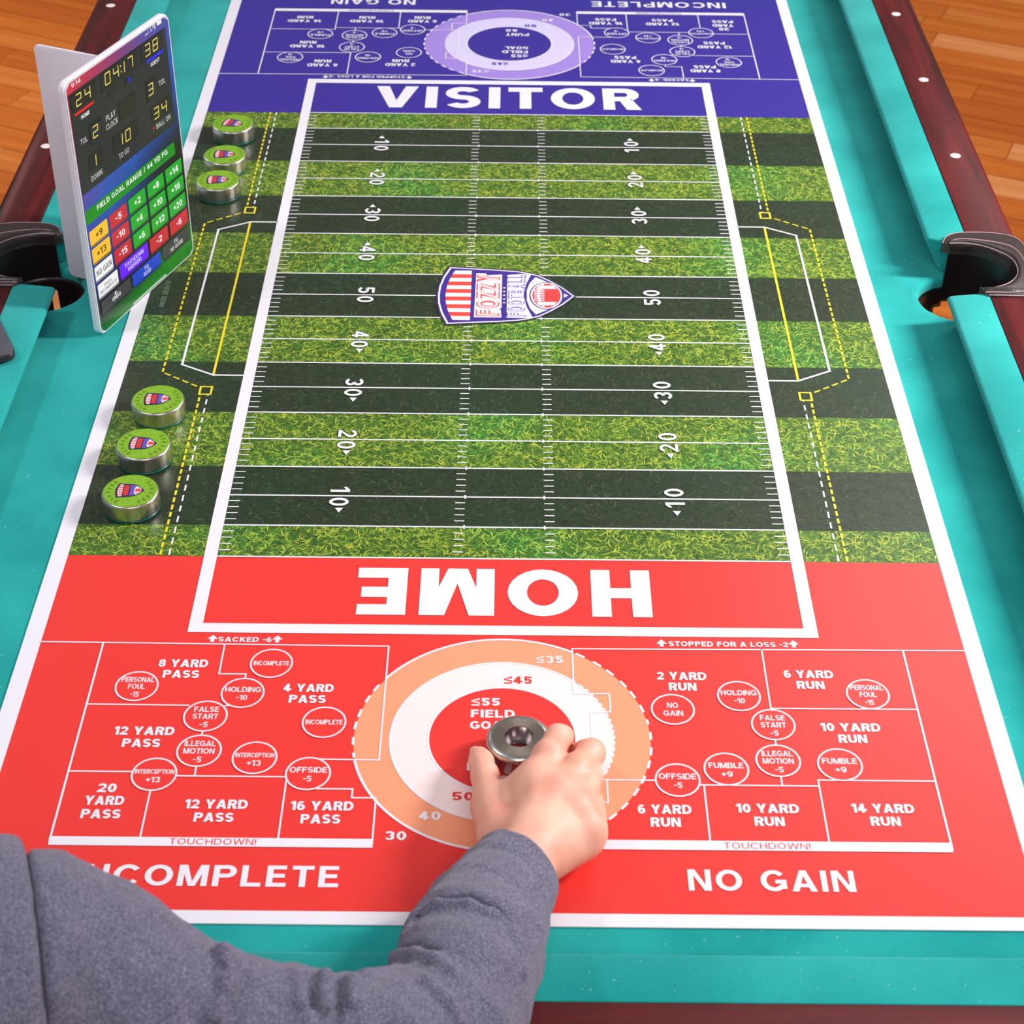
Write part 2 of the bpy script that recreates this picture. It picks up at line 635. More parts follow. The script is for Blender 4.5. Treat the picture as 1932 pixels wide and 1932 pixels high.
# ------------------------------------------------------------------ emblem (crest printed on mat and pucks)
def emblem(P, tf, big=True):
    """tf(x, y) maps crest space (pointing +x, 16.4 long) to print space"""
    def poly(pts, col, layer):
        P.poly([tf(*p) for p in pts], ink(col), layer)

    def sh(g):
        base = [(-7.0, -6.6), (-1.0, -6.05), (1.3, -5.75), (2.6, -5.35), (3.9, -4.75), (5.2, -3.6), (6.7, -2.0), (8.1, 0),
                (6.7, 2.0), (5.2, 3.6), (3.9, 4.75), (2.6, 5.35), (1.3, 5.75), (-1.0, 6.05), (-7.0, 6.6),
                (-7.75, 4.2), (-8.15, 2.0), (-8.25, 0), (-8.15, -2.0), (-7.75, -4.2)]
        out = []
        for x, y in base:
            L = math.hypot(x, y)
            out.append((x * (1 - g / 9.0), y * (1 - g / 6.6)))
        return out
    poly(sh(-0.28), '3a3350' if big else '2a2440', 5)
    if big:
        poly(sh(0.0), 'f4eef6', 6)
    poly(sh(0.24), '44308c' if big else '2e2458', 7)
    # stripes
    n = 13
    for i in range(n):
        y0, y1 = -5.75 + 11.5 * i / n, -5.75 + 11.5 * (i + 1) / n

        def xl(y):
            return -7.35 + 1.0 * (abs(y) / 5.75) ** 2
        poly([(xl(y0), y0), (-4.3, y0), (-4.3, y1), (xl(y1), y1)], 'f0e8f0' if i % 2 == 0 else 'ee4a40', 8)
    # ball panel
    poly([(3.45, -4.35), (4.9, -3.2), (4.9, 3.2), (3.45, 4.35), (2.75, 2.9), (2.4, 1.2), (2.4, -1.2), (2.75, -2.9)], 'f2eaf4', 8)
    c = 32

    def ell(cx, cy, rx, ry):
        return [(cx + rx * math.cos(2 * math.pi * i / c), cy + ry * math.sin(2 * math.pi * i / c)) for i in range(c)]
    poly(ell(4.75, 0, 2.05, 3.2), '3a3270', 9)
    poly(ell(4.75, 0, 1.9, 3.05), 'f4eef6', 10)
    poly(ell(4.75, 0, 1.7, 2.8), 'ee4644', 11)
    for sy in (-1, 1):
        poly([(3.5, sy * 1.5), (6.0, sy * 1.5), (5.65, sy * 2.3), (3.85, sy * 2.3)], 'f4eef6', 12)
    if big:
        poly([(4.3, -2.75), (4.55, -2.75), (4.05, -1.4), (3.9, 0), (4.05, 1.4), (4.55, 2.75), (4.3, 2.75), (3.8, 1.4), (3.65, 0), (3.8, -1.4)],
'f8f2f6', 13)
        for k in range(7):
            y = -1.2 + 0.4 * k
            poly([(3.25, y - 0.09), (4.5, y - 0.09), (4.5, y + 0.09), (3.25, y + 0.09)], 'f8f2f6', 14)
        poly([(6.85, -0.5), (7.35, 0), (6.85, 0.5)], 'f0e8f6', 12)
    # lettering panels, reading upwards
    if big:
        poly([(-3.85, -5.1), (-0.62, -5.1), (-0.7, -3.4), (-0.95, -3.2), (-0.62, -3.0), (-0.6, 4.9), (-2.4, 4.7),
              (-2.6, 5.15), (-3.75, 5.15)], 'f6eef4', 8)
        poly([(0.0, -5.15), (3.1, -5.15), (2.35, -2.6), (2.0, 0), (2.3, 2.6), (2.95, 5.0), (2.0, 5.1), (0.05, 4.8)],
             'f4ecf8', 8)

        def T(s, x0, x1, col, ln, layer, bold):
            v, f, z = glyphs(s, bold, 0.6)
            lo, hi = v.min(0), v.max(0)
            q = (v - (lo + hi) / 2) / (hi - lo)
            b = len(P.v)
            for (a, d), e in zip(q, z):
                # text runs along +y, glyph up is -x
                yy = a * ln
                xx = (x0 + x1) / 2 - d * (x1 - x0) * (0.96 + 0.18 * (abs(a) * 2) ** 2 * (1 if s[0:4] == 'FOOT' else 0))
                tx, ty = tf(xx, yy)
                P.v.append(P.xf(tx, ty, (layer + e) * P.step))
            k = P.midx(ink(col))
            for fc in f:
                P.f.append(tuple(b + i for i in fc))
                P.i.append(k)
        T('FOZZY', -3.72, -0.78, 'e84a44', 9.7, 9, 0.075)
        T('FOZZY', -3.56, -0.94, 'f6d8d8', 9.45, 10, 0.02)
        T('FOOTBALL', 0.12, 2.18, '6a5ac0', 9.7, 9, 0.075)
        T('FOOTBALL', 0.25, 2.05, 'e6dcf6', 9.55, 10, 0.02)
        for k in range(5):
            poly([(-0.62 + 0.22 * math.cos(a * math.pi / 5) * (1 if a % 2 == 0 else 0.45) + 0.3,
                   -1.75 + 0.87 * k + 0.2 * math.sin(a * math.pi / 5) * (1 if a % 2 == 0 else 0.45)) for a in range(10)], 'f4eef6', 9)
    else:
        poly([(-3.7, -4.9), (-0.8, -4.9), (-0.8, 4.9), (-3.7, 4.9)], 'd83a34', 8)
        poly([(0.0, -4.9), (2.9, -4.9), (2.1, 0), (2.9, 4.9), (0.0, 4.9)], '6a5ab8', 8)
        for k in range(5):
            y = -4.2 + 1.8 * k
            poly([(-3.2, y), (-1.3, y), (-1.3, y + 0.5), (-3.2, y + 0.5)], 'b03038', 9)
            poly([(0.4, y), (1.9, y), (1.9, y + 0.4), (0.4, y + 0.4)], '5848a0', 9)


# ------------------------------------------------------------------ floor
FLOOR_Z = -80.0
fl = Thing('floor', origin=(0, 0, FLOOR_Z), kind='structure')
sub = box_vf(-420, 420, -330, 620, FLOOR_Z - 4, FLOOR_Z - 1.2)
fl.part('subfloor', *sub, new_mat('subfloor', lin((60, 32, 16)), 0.8))
PLANKS = [wood_mat('oak_plank_%d' % i, lin(a), lin(b), lin(c), 5.0, 0.5, 'X', 0.0) for i, (a, b, c) in enumerate([
    ((184, 92, 26), (202, 110, 38), (214, 126, 52)), ((172, 84, 24), (190, 98, 32), (204, 114, 44)),
    ((190, 100, 34), (208, 120, 50), (220, 136, 64)), ((204, 122, 60), (220, 142, 82), (230, 158, 102))])]
ang = math.radians(-24)
ca, sa = math.cos(ang), math.sin(ang)


def plank_mesh(L, W, i):
    v, f = box_vf(-L / 2 + .1, L / 2 - .1, -W / 2 + .12, W / 2 - .12, -1.2, 0.0)
    me = bpy.data.meshes.new('plank')
    me.from_pydata([tuple(np.array(p) * S) for p in v], [], f)
    me.materials.append(PLANKS[i])
    return me


PW, PL = 9.5, 88.0
pmeshes = [plank_mesh(PL, PW, i) for i in range(4)]
cands = []
for r in range(-70, 80):
    off = random.uniform(0, PL)
    for c in range(-8, 9):
        lx, ly = c * PL + off, r * PW
        x, y = ca * lx - sa * ly, sa * lx + ca * ly
        y += 150
        if abs(x) > 455 or y < -350 or y > 645:
            continue
        cands.append((x, y))


def in_view(x, y):
    # planks that show beside the table in the far corners of the picture
    return (58 < abs(x) < 260) and 150 < y < 470


near = sorted([p for p in cands if in_view(*p)], key=lambda p: math.hypot(abs(p[0]) - 120, p[1] - 280))[:290]
nearset = set(near)
restv, restf, resti = [], [], []
for (x, y) in cands:
    k = random.choices([0, 1, 2, 3], [5, 4, 3, 1.4])[0]
    if (x, y) in nearset:
        o = bpy.data.objects.new('plank', pmeshes[k])
        COL.objects.link(o)
        o.parent = fl.o
        o.location = (x * S, y * S, 0)
        o.rotation_euler = (0, 0, ang)
    else:
        v, f = box_vf(-PL / 2 + .1, PL / 2 - .1, -PW / 2 + .12, PW / 2 - .12, FLOOR_Z - 1.2, FLOOR_Z)
        b = len(restv)
        restv += [(x + ca * p[0] - sa * p[1], y + sa * p[0] + ca * p[1], p[2]) for p in v]
        restf += [tuple(b + i for i in q) for q in f]
        resti += [k] * 6
PL2 = []
for i, m0 in enumerate(PLANKS):
    m2 = m0.copy()
    for nd in m2.node_tree.nodes:
        if nd.type == 'MAPPING':
            nd.inputs['Rotation'].default_value = (0, 0, ang)
    PL2.append(m2)
fl.part('plank_flooring', restv, restf, PL2, resti, kind='stuff')

# ------------------------------------------------------------------ walls of the room, all outside the picture
WALLM = new_mat('warm_plaster', lin((214, 204, 196)), 0.9)
for nm, q in (('wall_far', (-432, 432, 620, 632)), ('wall_left', (-432, -420, -330, 620)), ('wall_right', (420, 432, -330, 620))):
    w_ = Thing(nm, origin=(0, 0, FLOOR_Z), kind='structure', obj=None)
    w_.part('plaster', *box_vf(*q, FLOOR_Z - 4, 180), WALLM)

# ------------------------------------------------------------------ pool table
TX = -0.6                     # centre line of the table
BED = -0.13                   # bed cloth lies under the mat
TY = 50.9
table = Thing('pool_table', 'mahogany pool table with teal cloth, pearl rail markers and brown leather pockets', 'pool table', (TX, TY, FLOOR_Z))

HOLE_X, HOLE_Y, HOLE_R = 55.3, 51.0, 5.0
XE, YE0, YE1 = 58.5, -58.0, 159.8


def bed_outline(grow=0.0):
    R = HOLE_R + grow
    pts = [(-XE, YE0 + 11), (-XE + 11, YE0), (XE - 11, YE0), (XE, YE0 + 11)]
    h = math.acos((XE - HOLE_X) / R)
    for i in range(33):
        a = -h - (2 * math.pi - 2 * h) * i / 32
        pts.append((HOLE_X + R * math.cos(a), HOLE_Y + R * math.sin(a)))
    pts += [(XE, YE1 - 11), (XE - 11, YE1), (-XE + 11, YE1), (-XE, YE1 - 11)]
    for i in range(33):
        a = math.pi - h - (2 * math.pi - 2 * h) * i / 32
        pts.append((-HOLE_X + R * math.cos(a), HOLE_Y + R * math.sin(a)))
    return [(x + TX, y) for x, y in pts]


rings = [(0.75, BED), (0.35, BED - 0.08), (0.1, BED - 0.3), (0.0, BED - 0.6), (0.0, BED - 1.35)]
v, f = [], []
for g, z in rings:
    v += [(x, y, z) for x, y in bed_outline(g)]
n = len(bed_outline())
f.append(tuple(range(n)))
for k in range(len(rings) - 1):
    for i in range(n):
        j = (i + 1) % n
        f.append((k * n + i, (k + 1) * n + i, (k + 1) * n + j, k * n + j))
f.append(tuple(range(len(rings) * n - 1, (len(rings) - 1) * n - 1, -1)))
bed = table.part('bed_cloth', v, f, FELT)
bm = bmesh.new()
bm.from_mesh(bed.data)
bmesh.ops.triangulate(bm, faces=[q for q in bm.faces if len(q.verts) > 4])
bm.to_mesh(bed.data)
bm.free()

# cushion profile: (distance outwards from nose, z)
NOSE, JUNC, OUT = 51.9, 56.7, 63.1
CUSH = [(1.9, BED), (0.25, 2.9), (0.05, 3.2), (0.0, 3.5), (0.18, 3.75), (0.5, 3.87), (2.5, 4.05), (4.8, 4.2), (4.8, BED)]
RAIL = [(4.8, 4.2), (9.0, 4.28), (10.2, 4.15), (10.9, 3.7), (11.2, 3.0), (11.25, -5.0), (10.9, -5.5), (6.2, -5.5), (4.8, -1.3)]


def sweep(profile, along0, along1, place, cut0=0.0, cut1=0.0, seg=1, mitre0=0, mitre1=0):
    """profile (d,z) swept between two positions; place(d, s, z)->xyz; cut: how far the ends lean in at the nose"""
    v, f = [], []
    m = len(profile)
    dmax = max(d for d, z in profile)
    ss = [i / seg for i in range(seg + 1)]
    for t in ss:
        for d, z in profile:
            a = along0 + cut0 * (1 - d / dmax) + mitre0 * d
            b = along1 - cut1 * (1 - d / dmax) + mitre1 * d
            v.append(place(d, a + (b - a) * t, z))
    for k in range(seg):
        for i in range(m):
            j = (i + 1) % m
            f.append((k * m + i, k * m + j, (k + 1) * m + j, (k + 1) * m + i))
    f.append(tuple(range(m - 1, -1, -1)))
    f.append(tuple(range(seg * m, seg * m + m)))
    return v, f


def fix_normals(o):
    bm = bmesh.new()
    bm.from_mesh(o.data)
    bmesh.ops.recalc_face_normals(bm, faces=bm.faces)
    bm.to_mesh(o.data)
    bm.free()


SIDE = {1: lambda d, s, z: (TX + NOSE + d, s, z), -1: lambda d, s, z: (TX - NOSE - d, s, z)}
NY0, NY1 = -51.1, 152.9
END = {1: lambda d, s, z: (s, NY1 + d, z), -1: lambda d, s, z: (s, NY0 - d, z)}
for sgn in (1, -1):
    for (a, b, c0, c1) in ((NY0 + 3, 44.9, 3.0, 0.1), (59.0, NY1 - 3, -0.5, 3.0)):
        o = table.part('cushion', *sweep(CUSH, a - 3, b, SIDE[sgn], c0 + 3, c1), FELT)
        fix_normals(o)
        bevel(o, 0.25, 3, 0.9)
    for (a, b) in ((NY0 - 6.5 + 4, 44.0), (59.3, NY1 + 6.5 - 4)):
        o = table.part('rail', *sweep(RAIL, a, b, SIDE[sgn]), RAILW)
        fix_normals(o)
        for p in o.data.polygons:
            p.use_smooth = len(p.vertices) == 4
        bm_ = o.modifiers.new('bevel', 'BEVEL')
        bm_.width = 0.12 * S
        bm_.segments = 2
        bm_.limit_method = 'ANGLE'
        bm_.angle_limit = 0.9
        ys = (80.1, 103.9, 127.7) if a > 0 else (21.7, -2.1, -25.9)
        for yy in ys:
            vv, ff = revolve([(0.0, 0.09), (0.5, 0.085), (0.68, 0.05), (0.72, 0.0), (0.72, -0.2)], TX + sgn * 60.2 if sgn < 0 else TX + 59.5, yy, 24, 4.23)
            table.part('diamond_marker', vv, ff, MARKER, smooth=True, parent=o)
for e in (-1, 1):
    o = table.part('cushion', *sweep(CUSH, TX - NOSE + 1, TX + NOSE - 1, END[e], 4.5, 4.5), FELT_R)
    fix_normals(o)
    bevel(o, 0.4, 3, 0.9)
    o = table.part('rail', *sweep(RAIL, TX - NOSE + 1, TX + NOSE - 1, END[e]), RAILX)
    fix_normals(o)
    bevel(o, 0.12, 2, 0.9)
    for xx in (-30, 0, 30):
        vv, ff = revolve([(0.0, 0.09), (0.5, 0.085), (0.68, 0.05), (0.72, 0.0), (0.72, -0.2)], TX + xx,
                         NY0 - 8.0 if e < 0 else NY1 + 8.0, 24, 4.23)
        table.part('diamond_marker', vv, ff, MARKER, smooth=True, parent=o)


def catmull(P, n):
    P = [np.array(p, float) for p in P]
    P = [2 * P[0] - P[1]] + P + [2 * P[-1] - P[-2]]
    out = []
    for i in range(1, len(P) - 2):
        for k in range(n):
            t = k / n
            a, b, c, d = P[i - 1:i + 3]
            out.append(0.5 * ((2 * b) + (-a + c) * t + (2 * a - 5 * b + 4 * c - d) * t * t + (-a + 3 * b - 3 * c + d) * t ** 3))
    out.append(P[-2])
    return out


def side_pocket(sgn, gap):
    # inner lip and outer edge of the leather collar, local to the pocket (x outwards, y along the table)
    inner = [(54.1, 55.6), (56.6, 55.5), (58.9, 54.3), (60.5, 52.3), (60.9, 50.3), (60.5, 48.2), (59.1, 46.5), (57.2, 45.5), (55.6, 45.2)]
    outer = [(53.3, 56.3), (54.2, 58.3), (56.2, 59.25), (60.6, 59.2), (63.0, 57.6), (63.7, 52.0), (63.7, 47.0), (62.9, 44.2), (56.6, 44.05)]
    inner, outer = catmull(inner, 5), catmull(outer, 5)
    prof = []      # (t from outer 0 to inner 1, z)
    prof = [(0.0, 3.2, 0), (0.0, 4.25, 0), (0.04, 4.36, 0), (0.22, 4.42, 0), (0.42, 4.46, 0), (0.5, 4.62, 0), (0.68, 4.95, 0), (0.85, 4.9, 0),
            (0.97, 4.5, 0), (1.0, 3.9, 0), (1.0, 3.7, 0), (1.06, 3.3, 0)]
    v, f = [], []
    m = len(prof)
    for a, b in zip(outer, inner):
        for t, z, _ in prof:
            p = a + (b - a) * t
            v.append((TX + sgn * p[0], p[1], z))
    N = len(inner)
    for i in range(N - 1):
        for k in range(m - 1):
            f.append((i * m + k, i * m + k + 1, (i + 1) * m + k + 1, (i + 1) * m + k))
    f.append(tuple(range(m)))
    f.append(tuple((N - 1) * m + k for k in range(m - 1, -1, -1)))
    col = table.part('pocket_collar', v, f, LEATHER, smooth=True)
    fix_normals(col)
    # seams: two piping lines of pale stitching
    for tt, zz in ((0.05, 4.40), (0.44, 4.52), (0.93, 4.72)):
        path = [a + (b - a) * tt for a, b in zip(outer, inner)]
        vv, ff = [], []
        for i, p in enumerate(path):
            q = path[min(i + 1, N - 1)] - path[max(i - 1, 0)]
            q = q / np.hypot(*q)
            nn = np.array([-q[1], q[0]])
            for w, h in ((-0.06, 0), (0, 0.07), (0.06, 0)):
                r = p + nn * w
                vv.append((TX + sgn * r[0], r[1], zz + h))
        for i in range(N - 1):
            for k in range(2):
                ff.append((i * 3 + k, i * 3 + k + 1, (i + 1) * 3 + k + 1, (i + 1) * 3 + k))
        table.part('piping', vv, ff, STITCH, smooth=True, parent=col)
    # liner: wall hanging from the inner lip down to the bed hole, then the throat below the bed
    v, f = [], []
    zs = [(0, 3.8), (0.3, 3.0), (0.75, 1.5), (0.97, 0.5), (1.0, 0.1), (1.02, -1.5), (1.03, -3.2)]
    for i, b in enumerate(inner):
        ang_ = math.atan2(b[1] - HOLE_Y, b[0] - HOLE_X)
        tgt = np.array([HOLE_X + 4.82 * math.cos(ang_), HOLE_Y + 4.82 * math.sin(ang_)])
        for t, z in zs:
            p = b + (tgt - b) * t + 0.0 * math.sin(math.pi * t) * np.array([math.cos(ang_), math.sin(ang_)])
            v.append((TX + sgn * p[0], p[1], z))
    m = len(zs)
    for i in range(N - 1):
        for k in range(m - 1):
            f.append((i * m + k, i * m + k + 1, (i + 1) * m + k + 1, (i + 1) * m + k))
    table.part('pocket_liner', v, f, LINER, smooth=True, parent=col)
    v, f = [], []
    na, nz = 72, 16
    for i in range(na):
        a = 2 * math.pi * i / na
        for k in range(nz + 1):
            z = -1.4 - 12.0 * k / nz
            r = 5.0 + 0.25 * math.sin(math.pi * k / nz)
            v.append((TX + sgn * (HOLE_X + r * math.cos(a)), HOLE_Y + r * math.sin(a), z))
    for i in range(na):
        a = math.degrees(2 * math.pi * (i + 0.5) / na) % 360
        for k in range(nz):
            z = -1.4 - 12.0 * (k + 0.5) / nz
            if gap(a, z):
                continue
            j = (i + 1) % na
            f.append((i * (nz + 1) + k, j * (nz + 1) + k, j * (nz + 1) + k + 1, i * (nz + 1) + k + 1))
    th = table.part('pocket_throat', v, f, LINER, smooth=True, parent=col)
    so = th.modifiers.new('thick', 'SOLIDIFY')
    so.thickness = 0.25 * S


side_pocket(1, lambda a, z: 60 < a < 124 and z < -3.7 - ((a - 92) / 28) ** 2 * 3.0)
side_pocket(-1, lambda a, z: (84 < a < 96 and -8.5 < z < -2.7))
for sx in (1, -1):
    for (yy, sy) in ((NY0 - 4.2, -1), (NY1 + 4.2, 1)):
        cx, cy = TX + sx * 56.2, yy
        vv, ff = revolve([(4.6, -2.0), (4.6, 3.2), (4.9, 4.3), (5.6, 4.7), (6.4, 4.45), (6.9, 3.6), (6.9, -5.0)], cx, cy, 40)
        col = table.part('pocket_collar', vv, ff, LEATHER, smooth=True)
        vv, ff = revolve([(4.55, -1.5), (4.7, -8), (3.8, -13), (0.2, -15)], cx, cy, 32)
        table.part('pocket_liner', vv, ff, LINER, smooth=True, parent=col)

o = table.part('cabinet', *box_vf(TX - 47, TX + 47, -45, 147, -24, -1.5), CABINET)
bevel(o, 0.6, 2)
for sx in (-1, 1):
    for yy in (-34, 136):
        vv, ff = revolve([(0, 0), (6.5, 0), (6.8, 2), (5.0, 6), (4.6, 30), (5.6, 44), (7.2, 50), (7.2, 57), (0, 57)], TX + sx * 36, yy, 28, FLOOR_Z)
        table.part('leg', vv, ff, CABINET, smooth=True)

# ------------------------------------------------------------------ printed mat
mat = Thing('football_game_mat', 'white-edged vinyl football game mat with red and blue end zones on the teal cloth', 'game mat', (0, 50, BED))
flat = lambda x, y, h: (x, y, h)
turn = lambda x, y, h: (-x, 100 - y, h)
MO, MI = 44.4, 42.73
MY = 45.56
sheet = mat.part('vinyl_sheet', *prism(rrect(-MO, MO, -MY, 100 + MY, 0.2, 2), BED + 0.01, 0.0), ink(WHITE))


def arrow(P, x, y, m, s=0.5):
    P.poly([(x - s, y), (x, y + s * 1.15), (x + s, y)][::1], m, 4)
    P.rect(x - s * 0.36, x + s * 0.36, y - s * 0.8, y, m, 4)


def end_zone(xf, C0, C1, C2, word, yedge):
    W = ink(WHITE)
    base, ring1, ring2 = ink(C0), ink(C1), ink(C2)
    P = Print(xf)
    P.rect(-MI, MI, -44.25, 0, base, 1)
    cy = -24.88
    P.disc(0, cy, 12.95, ring1, 2)
    P.disc(0, cy, 9.75, ring2, 3)
    P.disc(0, cy, 6.47, base, 4)
    inb = lambda x, y: (x < -10.57 and y > -27.6) or x > 6.38
    P.ring(0, cy, 12.98, 0.24, W, 5, dashed=inb, dn=46, duty=0.52)
    P.ring(0, cy, 9.77, 0.2, W, 5, dashed=lambda x, y: x > 6.4, dn=84, duty=0.6)
    P.ring(0, cy, 6.47, 0.2, W, 5)
    lw = 0.15
    L = lambda pts, w=lw: P.line(pts, w, W, 6)
    # pass block (left)
    L([(-MI, -12.8), (-10.57, -13.0), (-10.57, -27.65), (-15.85, -27.62)])
    L([(-36.95, -12.85), (-36.95, -37.2)], 0.18)
    P.rect(-36.98, -10.5, -37.65, -36.7, W, 6.9)
    L([(-36.95, -21.05), (-27.9, -21.1)])
    L([(-24.6, -21.1), (-23.9, -21.1)])
    L([(-36.95, -29.3), (-31.4, -29.3)])
    L([(-27.75, -29.75), (-18.35, -29.75)])
    L([(-29.62, -31.45), (-29.62, -36.9)])
    L([(-18.3, -29.75), (-18.3, -36.9)])
    L([(-15.6, -31.1), (-12.6, -31.1), (-12.6, -32.1), (-10.57, -32.1), (-10.57, -37.0)])
    L([(-25.73, -13.0), (-25.73, -16.95), (-23.3, -16.95), (-23.3, -17.55)])
    L([(-26.2, -24.35), (-26.2, -24.85)])
    L([(-26.15, -28.6), (-26.15, -29.75)])
    # run block (right)
    L([(6.38, -13.1), (MI, -12.85)])
    L([(6.38, -13.1), (6.38, -19.12), (9.57, -19.12), (9.57, -21.44), (7.82, -21.44), (7.82, -29.75)])
    L([(7.82, -29.75), (13.1, -29.75)])
    L([(8.95, -29.75), (8.95, -32.4), (6.75, -32.4), (6.75, -37.6)])
    L([(23.9, -13.0), (23.9, -20.8), (36.95, -20.75)])
    L([(36.98, -12.9), (36.98, -37.2)], 0.18)
    P.rect(6.7, 37.0, -37.58, -36.55, W, 6.9)
    L([(36.95, -29.55), (26.97, -29.55), (26.97, -36.9)])
    L([(16.85, -30.25), (26.97, -30.25)])
    L([(17.18, -30.25), (17.18, -36.9)])
    L([(23.84, -24.8), (23.84, -25.4)])
    L([(23.84, -29.2), (23.84, -30.25)])
    # penalty circles
    for x, y, rows in [(-21.14, -15.49, ['INCOMPLETE']), (-32.9, -18.69, ['PERSONAL', 'FOUL', '-15']), (-23.29, -19.44, ['HOLDING', '-10']),
                       (-26.21, -22.46, ['FALSE', 'START', '-5']), (-26.18, -26.74, ['ILLEGAL', 'MOTION', '-5']), (-15.69, -23.09, ['INCOMPLETE']),
                       (-21.29, -27.53, ['INTERCEPTION', '+13']), (-29.6, -29.6, ['INTERCEPTION', '+13']), (-16.53, -29.35, ['OFFSIDE', '-5']),
                       (15.15, -21.04, ['NO', 'GAIN']), (21.2, -19.25, ['HOLDING', '-10']), (23.88, -22.87, ['FALSE', 'START', '-5']),
                       (23.81, -27.3, ['ILLEGAL', 'MOTION', '-5']), (19.25, -28.36, ['FUMBLE', '+9']), (29.09, -27.71, ['FUMBLE', '+9']),
                       (14.98, -29.71, ['OFFSIDE', '-5']), (32.84, -18.85, ['PERSONAL', 'FOUL', '-15'])]:
        P.disc(x, y, 1.9, base, 7, 40)
        P.ring(x, y, 1.88, 0.16, W, 8, 16)
        n_ = len(rows)
        for i, t in enumerate(rows):
            num = t[0] in '-+'
            wid = {'INCOMPLETE': 3.25, 'PERSONAL': 2.95, 'FOUL': 1.5, 'HOLDING': 3.2, 'FALSE': 2.2, 'START': 2.25, 'ILLEGAL': 2.7,
                   'MOTION': 2.7, 'INTERCEPTION': 3.35, 'OFFSIDE': 3.2, 'FUMBLE': 3.0, 'NO': 1.0, 'GAIN': 1.75, '-15': 0.75, '-10': 0.95,
                   '-5': 0.7, '+13': 1.2, '+9': 0.95}[t]
            hgt = {'INCOMPLETE': 0.58, 'INTERCEPTION': 0.52}.get(t, 0.66)
            if n_ == 1:
                yy = y
            elif n_ == 2:
                yy = y + (0.42 if i == 0 else -0.62) if rows[0] != 'INTERCEPTION' else y + (0.3 if i == 0 else -0.65)
                if rows[0] == 'NO':
                    yy = y + (0.5 if i == 0 else -0.5)
            else:
                yy = y + (0.85, -0.05, -1.08)[i]
            P.text(t, x, yy, wid, hgt, W, 9, bold=0.034, spacing=0.6)
    # big lettering of the play boxes
    for t, x, y in [('8 YARD', -29.15, -15.58), ('PASS', -29.15, -17.02), ('4 YARD', -17.44, -18.7), ('PASS', -17.43, -20.14), ('12 YARD', -31.28, -24.36),
                    ('PASS', -31.31, -25.85), ('20', -33.3, -31.22), ('YARD', -33.27, -32.66), ('PASS', -33.3, -34.18), ('12 YARD', -23.85, -32.97),
                    ('PASS', -23.88, -34.45), ('16 YARD', -15.0, -33.05), ('PASS', -15.02, -34.53), ('2 YARD', 16.23, -16.66), ('RUN', 16.23, -18.08),
                    ('6 YARD', 27.81, -16.25), ('RUN', 27.83, -17.7), ('10 YARD', 30.66, -23.1), ('RUN', 30.65, -24.53), ('6 YARD', 13.65, -33.08),
                    ('RUN', 13.65, -34.53), ('10 YARD', 22.3, -32.88), ('RUN', 22.3, -34.35), ('14 YARD', 31.98, -32.76), ('RUN', 31.98, -34.22)]:
        w = {7: 5.25, 6: 4.5, 4: 3.3, 3: 2.5, 2: 1.6}[len(t)]
        if t == 'YARD':
            w = 3.3
        P.text(t, x, y, w, 1.02, W, 6, bold=0.058, spacing=0.6)
    P.text('TOUCHDOWN!', -23.6, -37.15, 7.1, 0.66, base, 8, bold=0.008, spacing=1.12)
    P.text('TOUCHDOWN!', 21.8, -37.07, 7.1, 0.66, base, 8, bold=0.008, spacing=1.12)
    P.text('SACKED -6', -23.94, -12.25, 4.95, 0.66, W, 6, bold=0.05, spacing=0.75)
    arrow(P, -26.95, -12.2, W)
    arrow(P, -20.95, -12.2, W)
    P.text('STOPPED FOR A LOSS -2', 20.87, -12.27, 11.1, 0.68, W, 6, bold=0.05, spacing=0.75)
    arrow(P, 14.69, -12.25, W)
    arrow(P, 26.96, -12.2, W)
    P.text('NO GAIN', 21.75, -40.75, 13.4, 2.2, W, 6, bold=0.04, spacing=1.1)
    P.text('INCOMPLETE', -23.7, -40.75, 21.4, 2.2, W, 6, bold=0.04, spacing=1.1)
    P.text('30', -8.68, -36.3, 1.75, 0.95, W, 6, bold=0.05, spacing=0.9)
    P.text('40', -5.95, -34.05, 1.8, 0.95, W, 6, bold=0.05, spacing=0.9)
    P.text('50', -3.25, -31.8, 1.85, 0.95, base, 6, bold=0.05, spacing=0.9)
    P.text('\u226435', 4.24, -14.6, 2.5, 0.95, W, 6, bold=0.05, spacing=0.9)
    P.text('\u226445', 1.37, -17.4, 2.5, 0.95, base, 6, bold=0.05, spacing=0.9)
    P.text('\u226455', -1.52, -20.3, 2.55, 0.98, W, 6, bold=0.055, spacing=0.8)
    P.text('FIELD', -0.85, -21.8, 3.9, 0.98, W, 6, bold=0.055, spacing=0.8)
    P.text('GOAL', -1.1, -23.25, 3.5, 0.98, W, 6, bold=0.055, spacing=0.8)
    P.text('PUNT', -1.2, -28.3, 3.6, 0.98, W, 6, bold=0.055, spacing=0.8)
    P.text('60', -0.3, -29.85, 1.8, 0.98, W, 6, bold=0.055, spacing=0.8)
    if word == 'HOME':
        P.text(word, 0, -5.07, 28.2, 6.95, W, 6, rot=math.pi, bold=0.06, spacing=1.12)
    else:
        # in the turned frame the word must read from the near end
        P.text(word, 0.1, -5.5, 38.2, 7.1, W, 6, rot=math.pi, bold=0.055, spacing=1.08)
    return P


end_zone(flat, RED, ORANGE, PALE_R, 'HOME', 0).emit(mat, 'end_zone_print', label='red home end zone print with orange target rings')
end_zone(turn, BLUE, PURPLE, PALE_B, 'VISITOR', 0).emit(mat, 'end_zone_print', label='blue visitor end zone print with purple target rings')

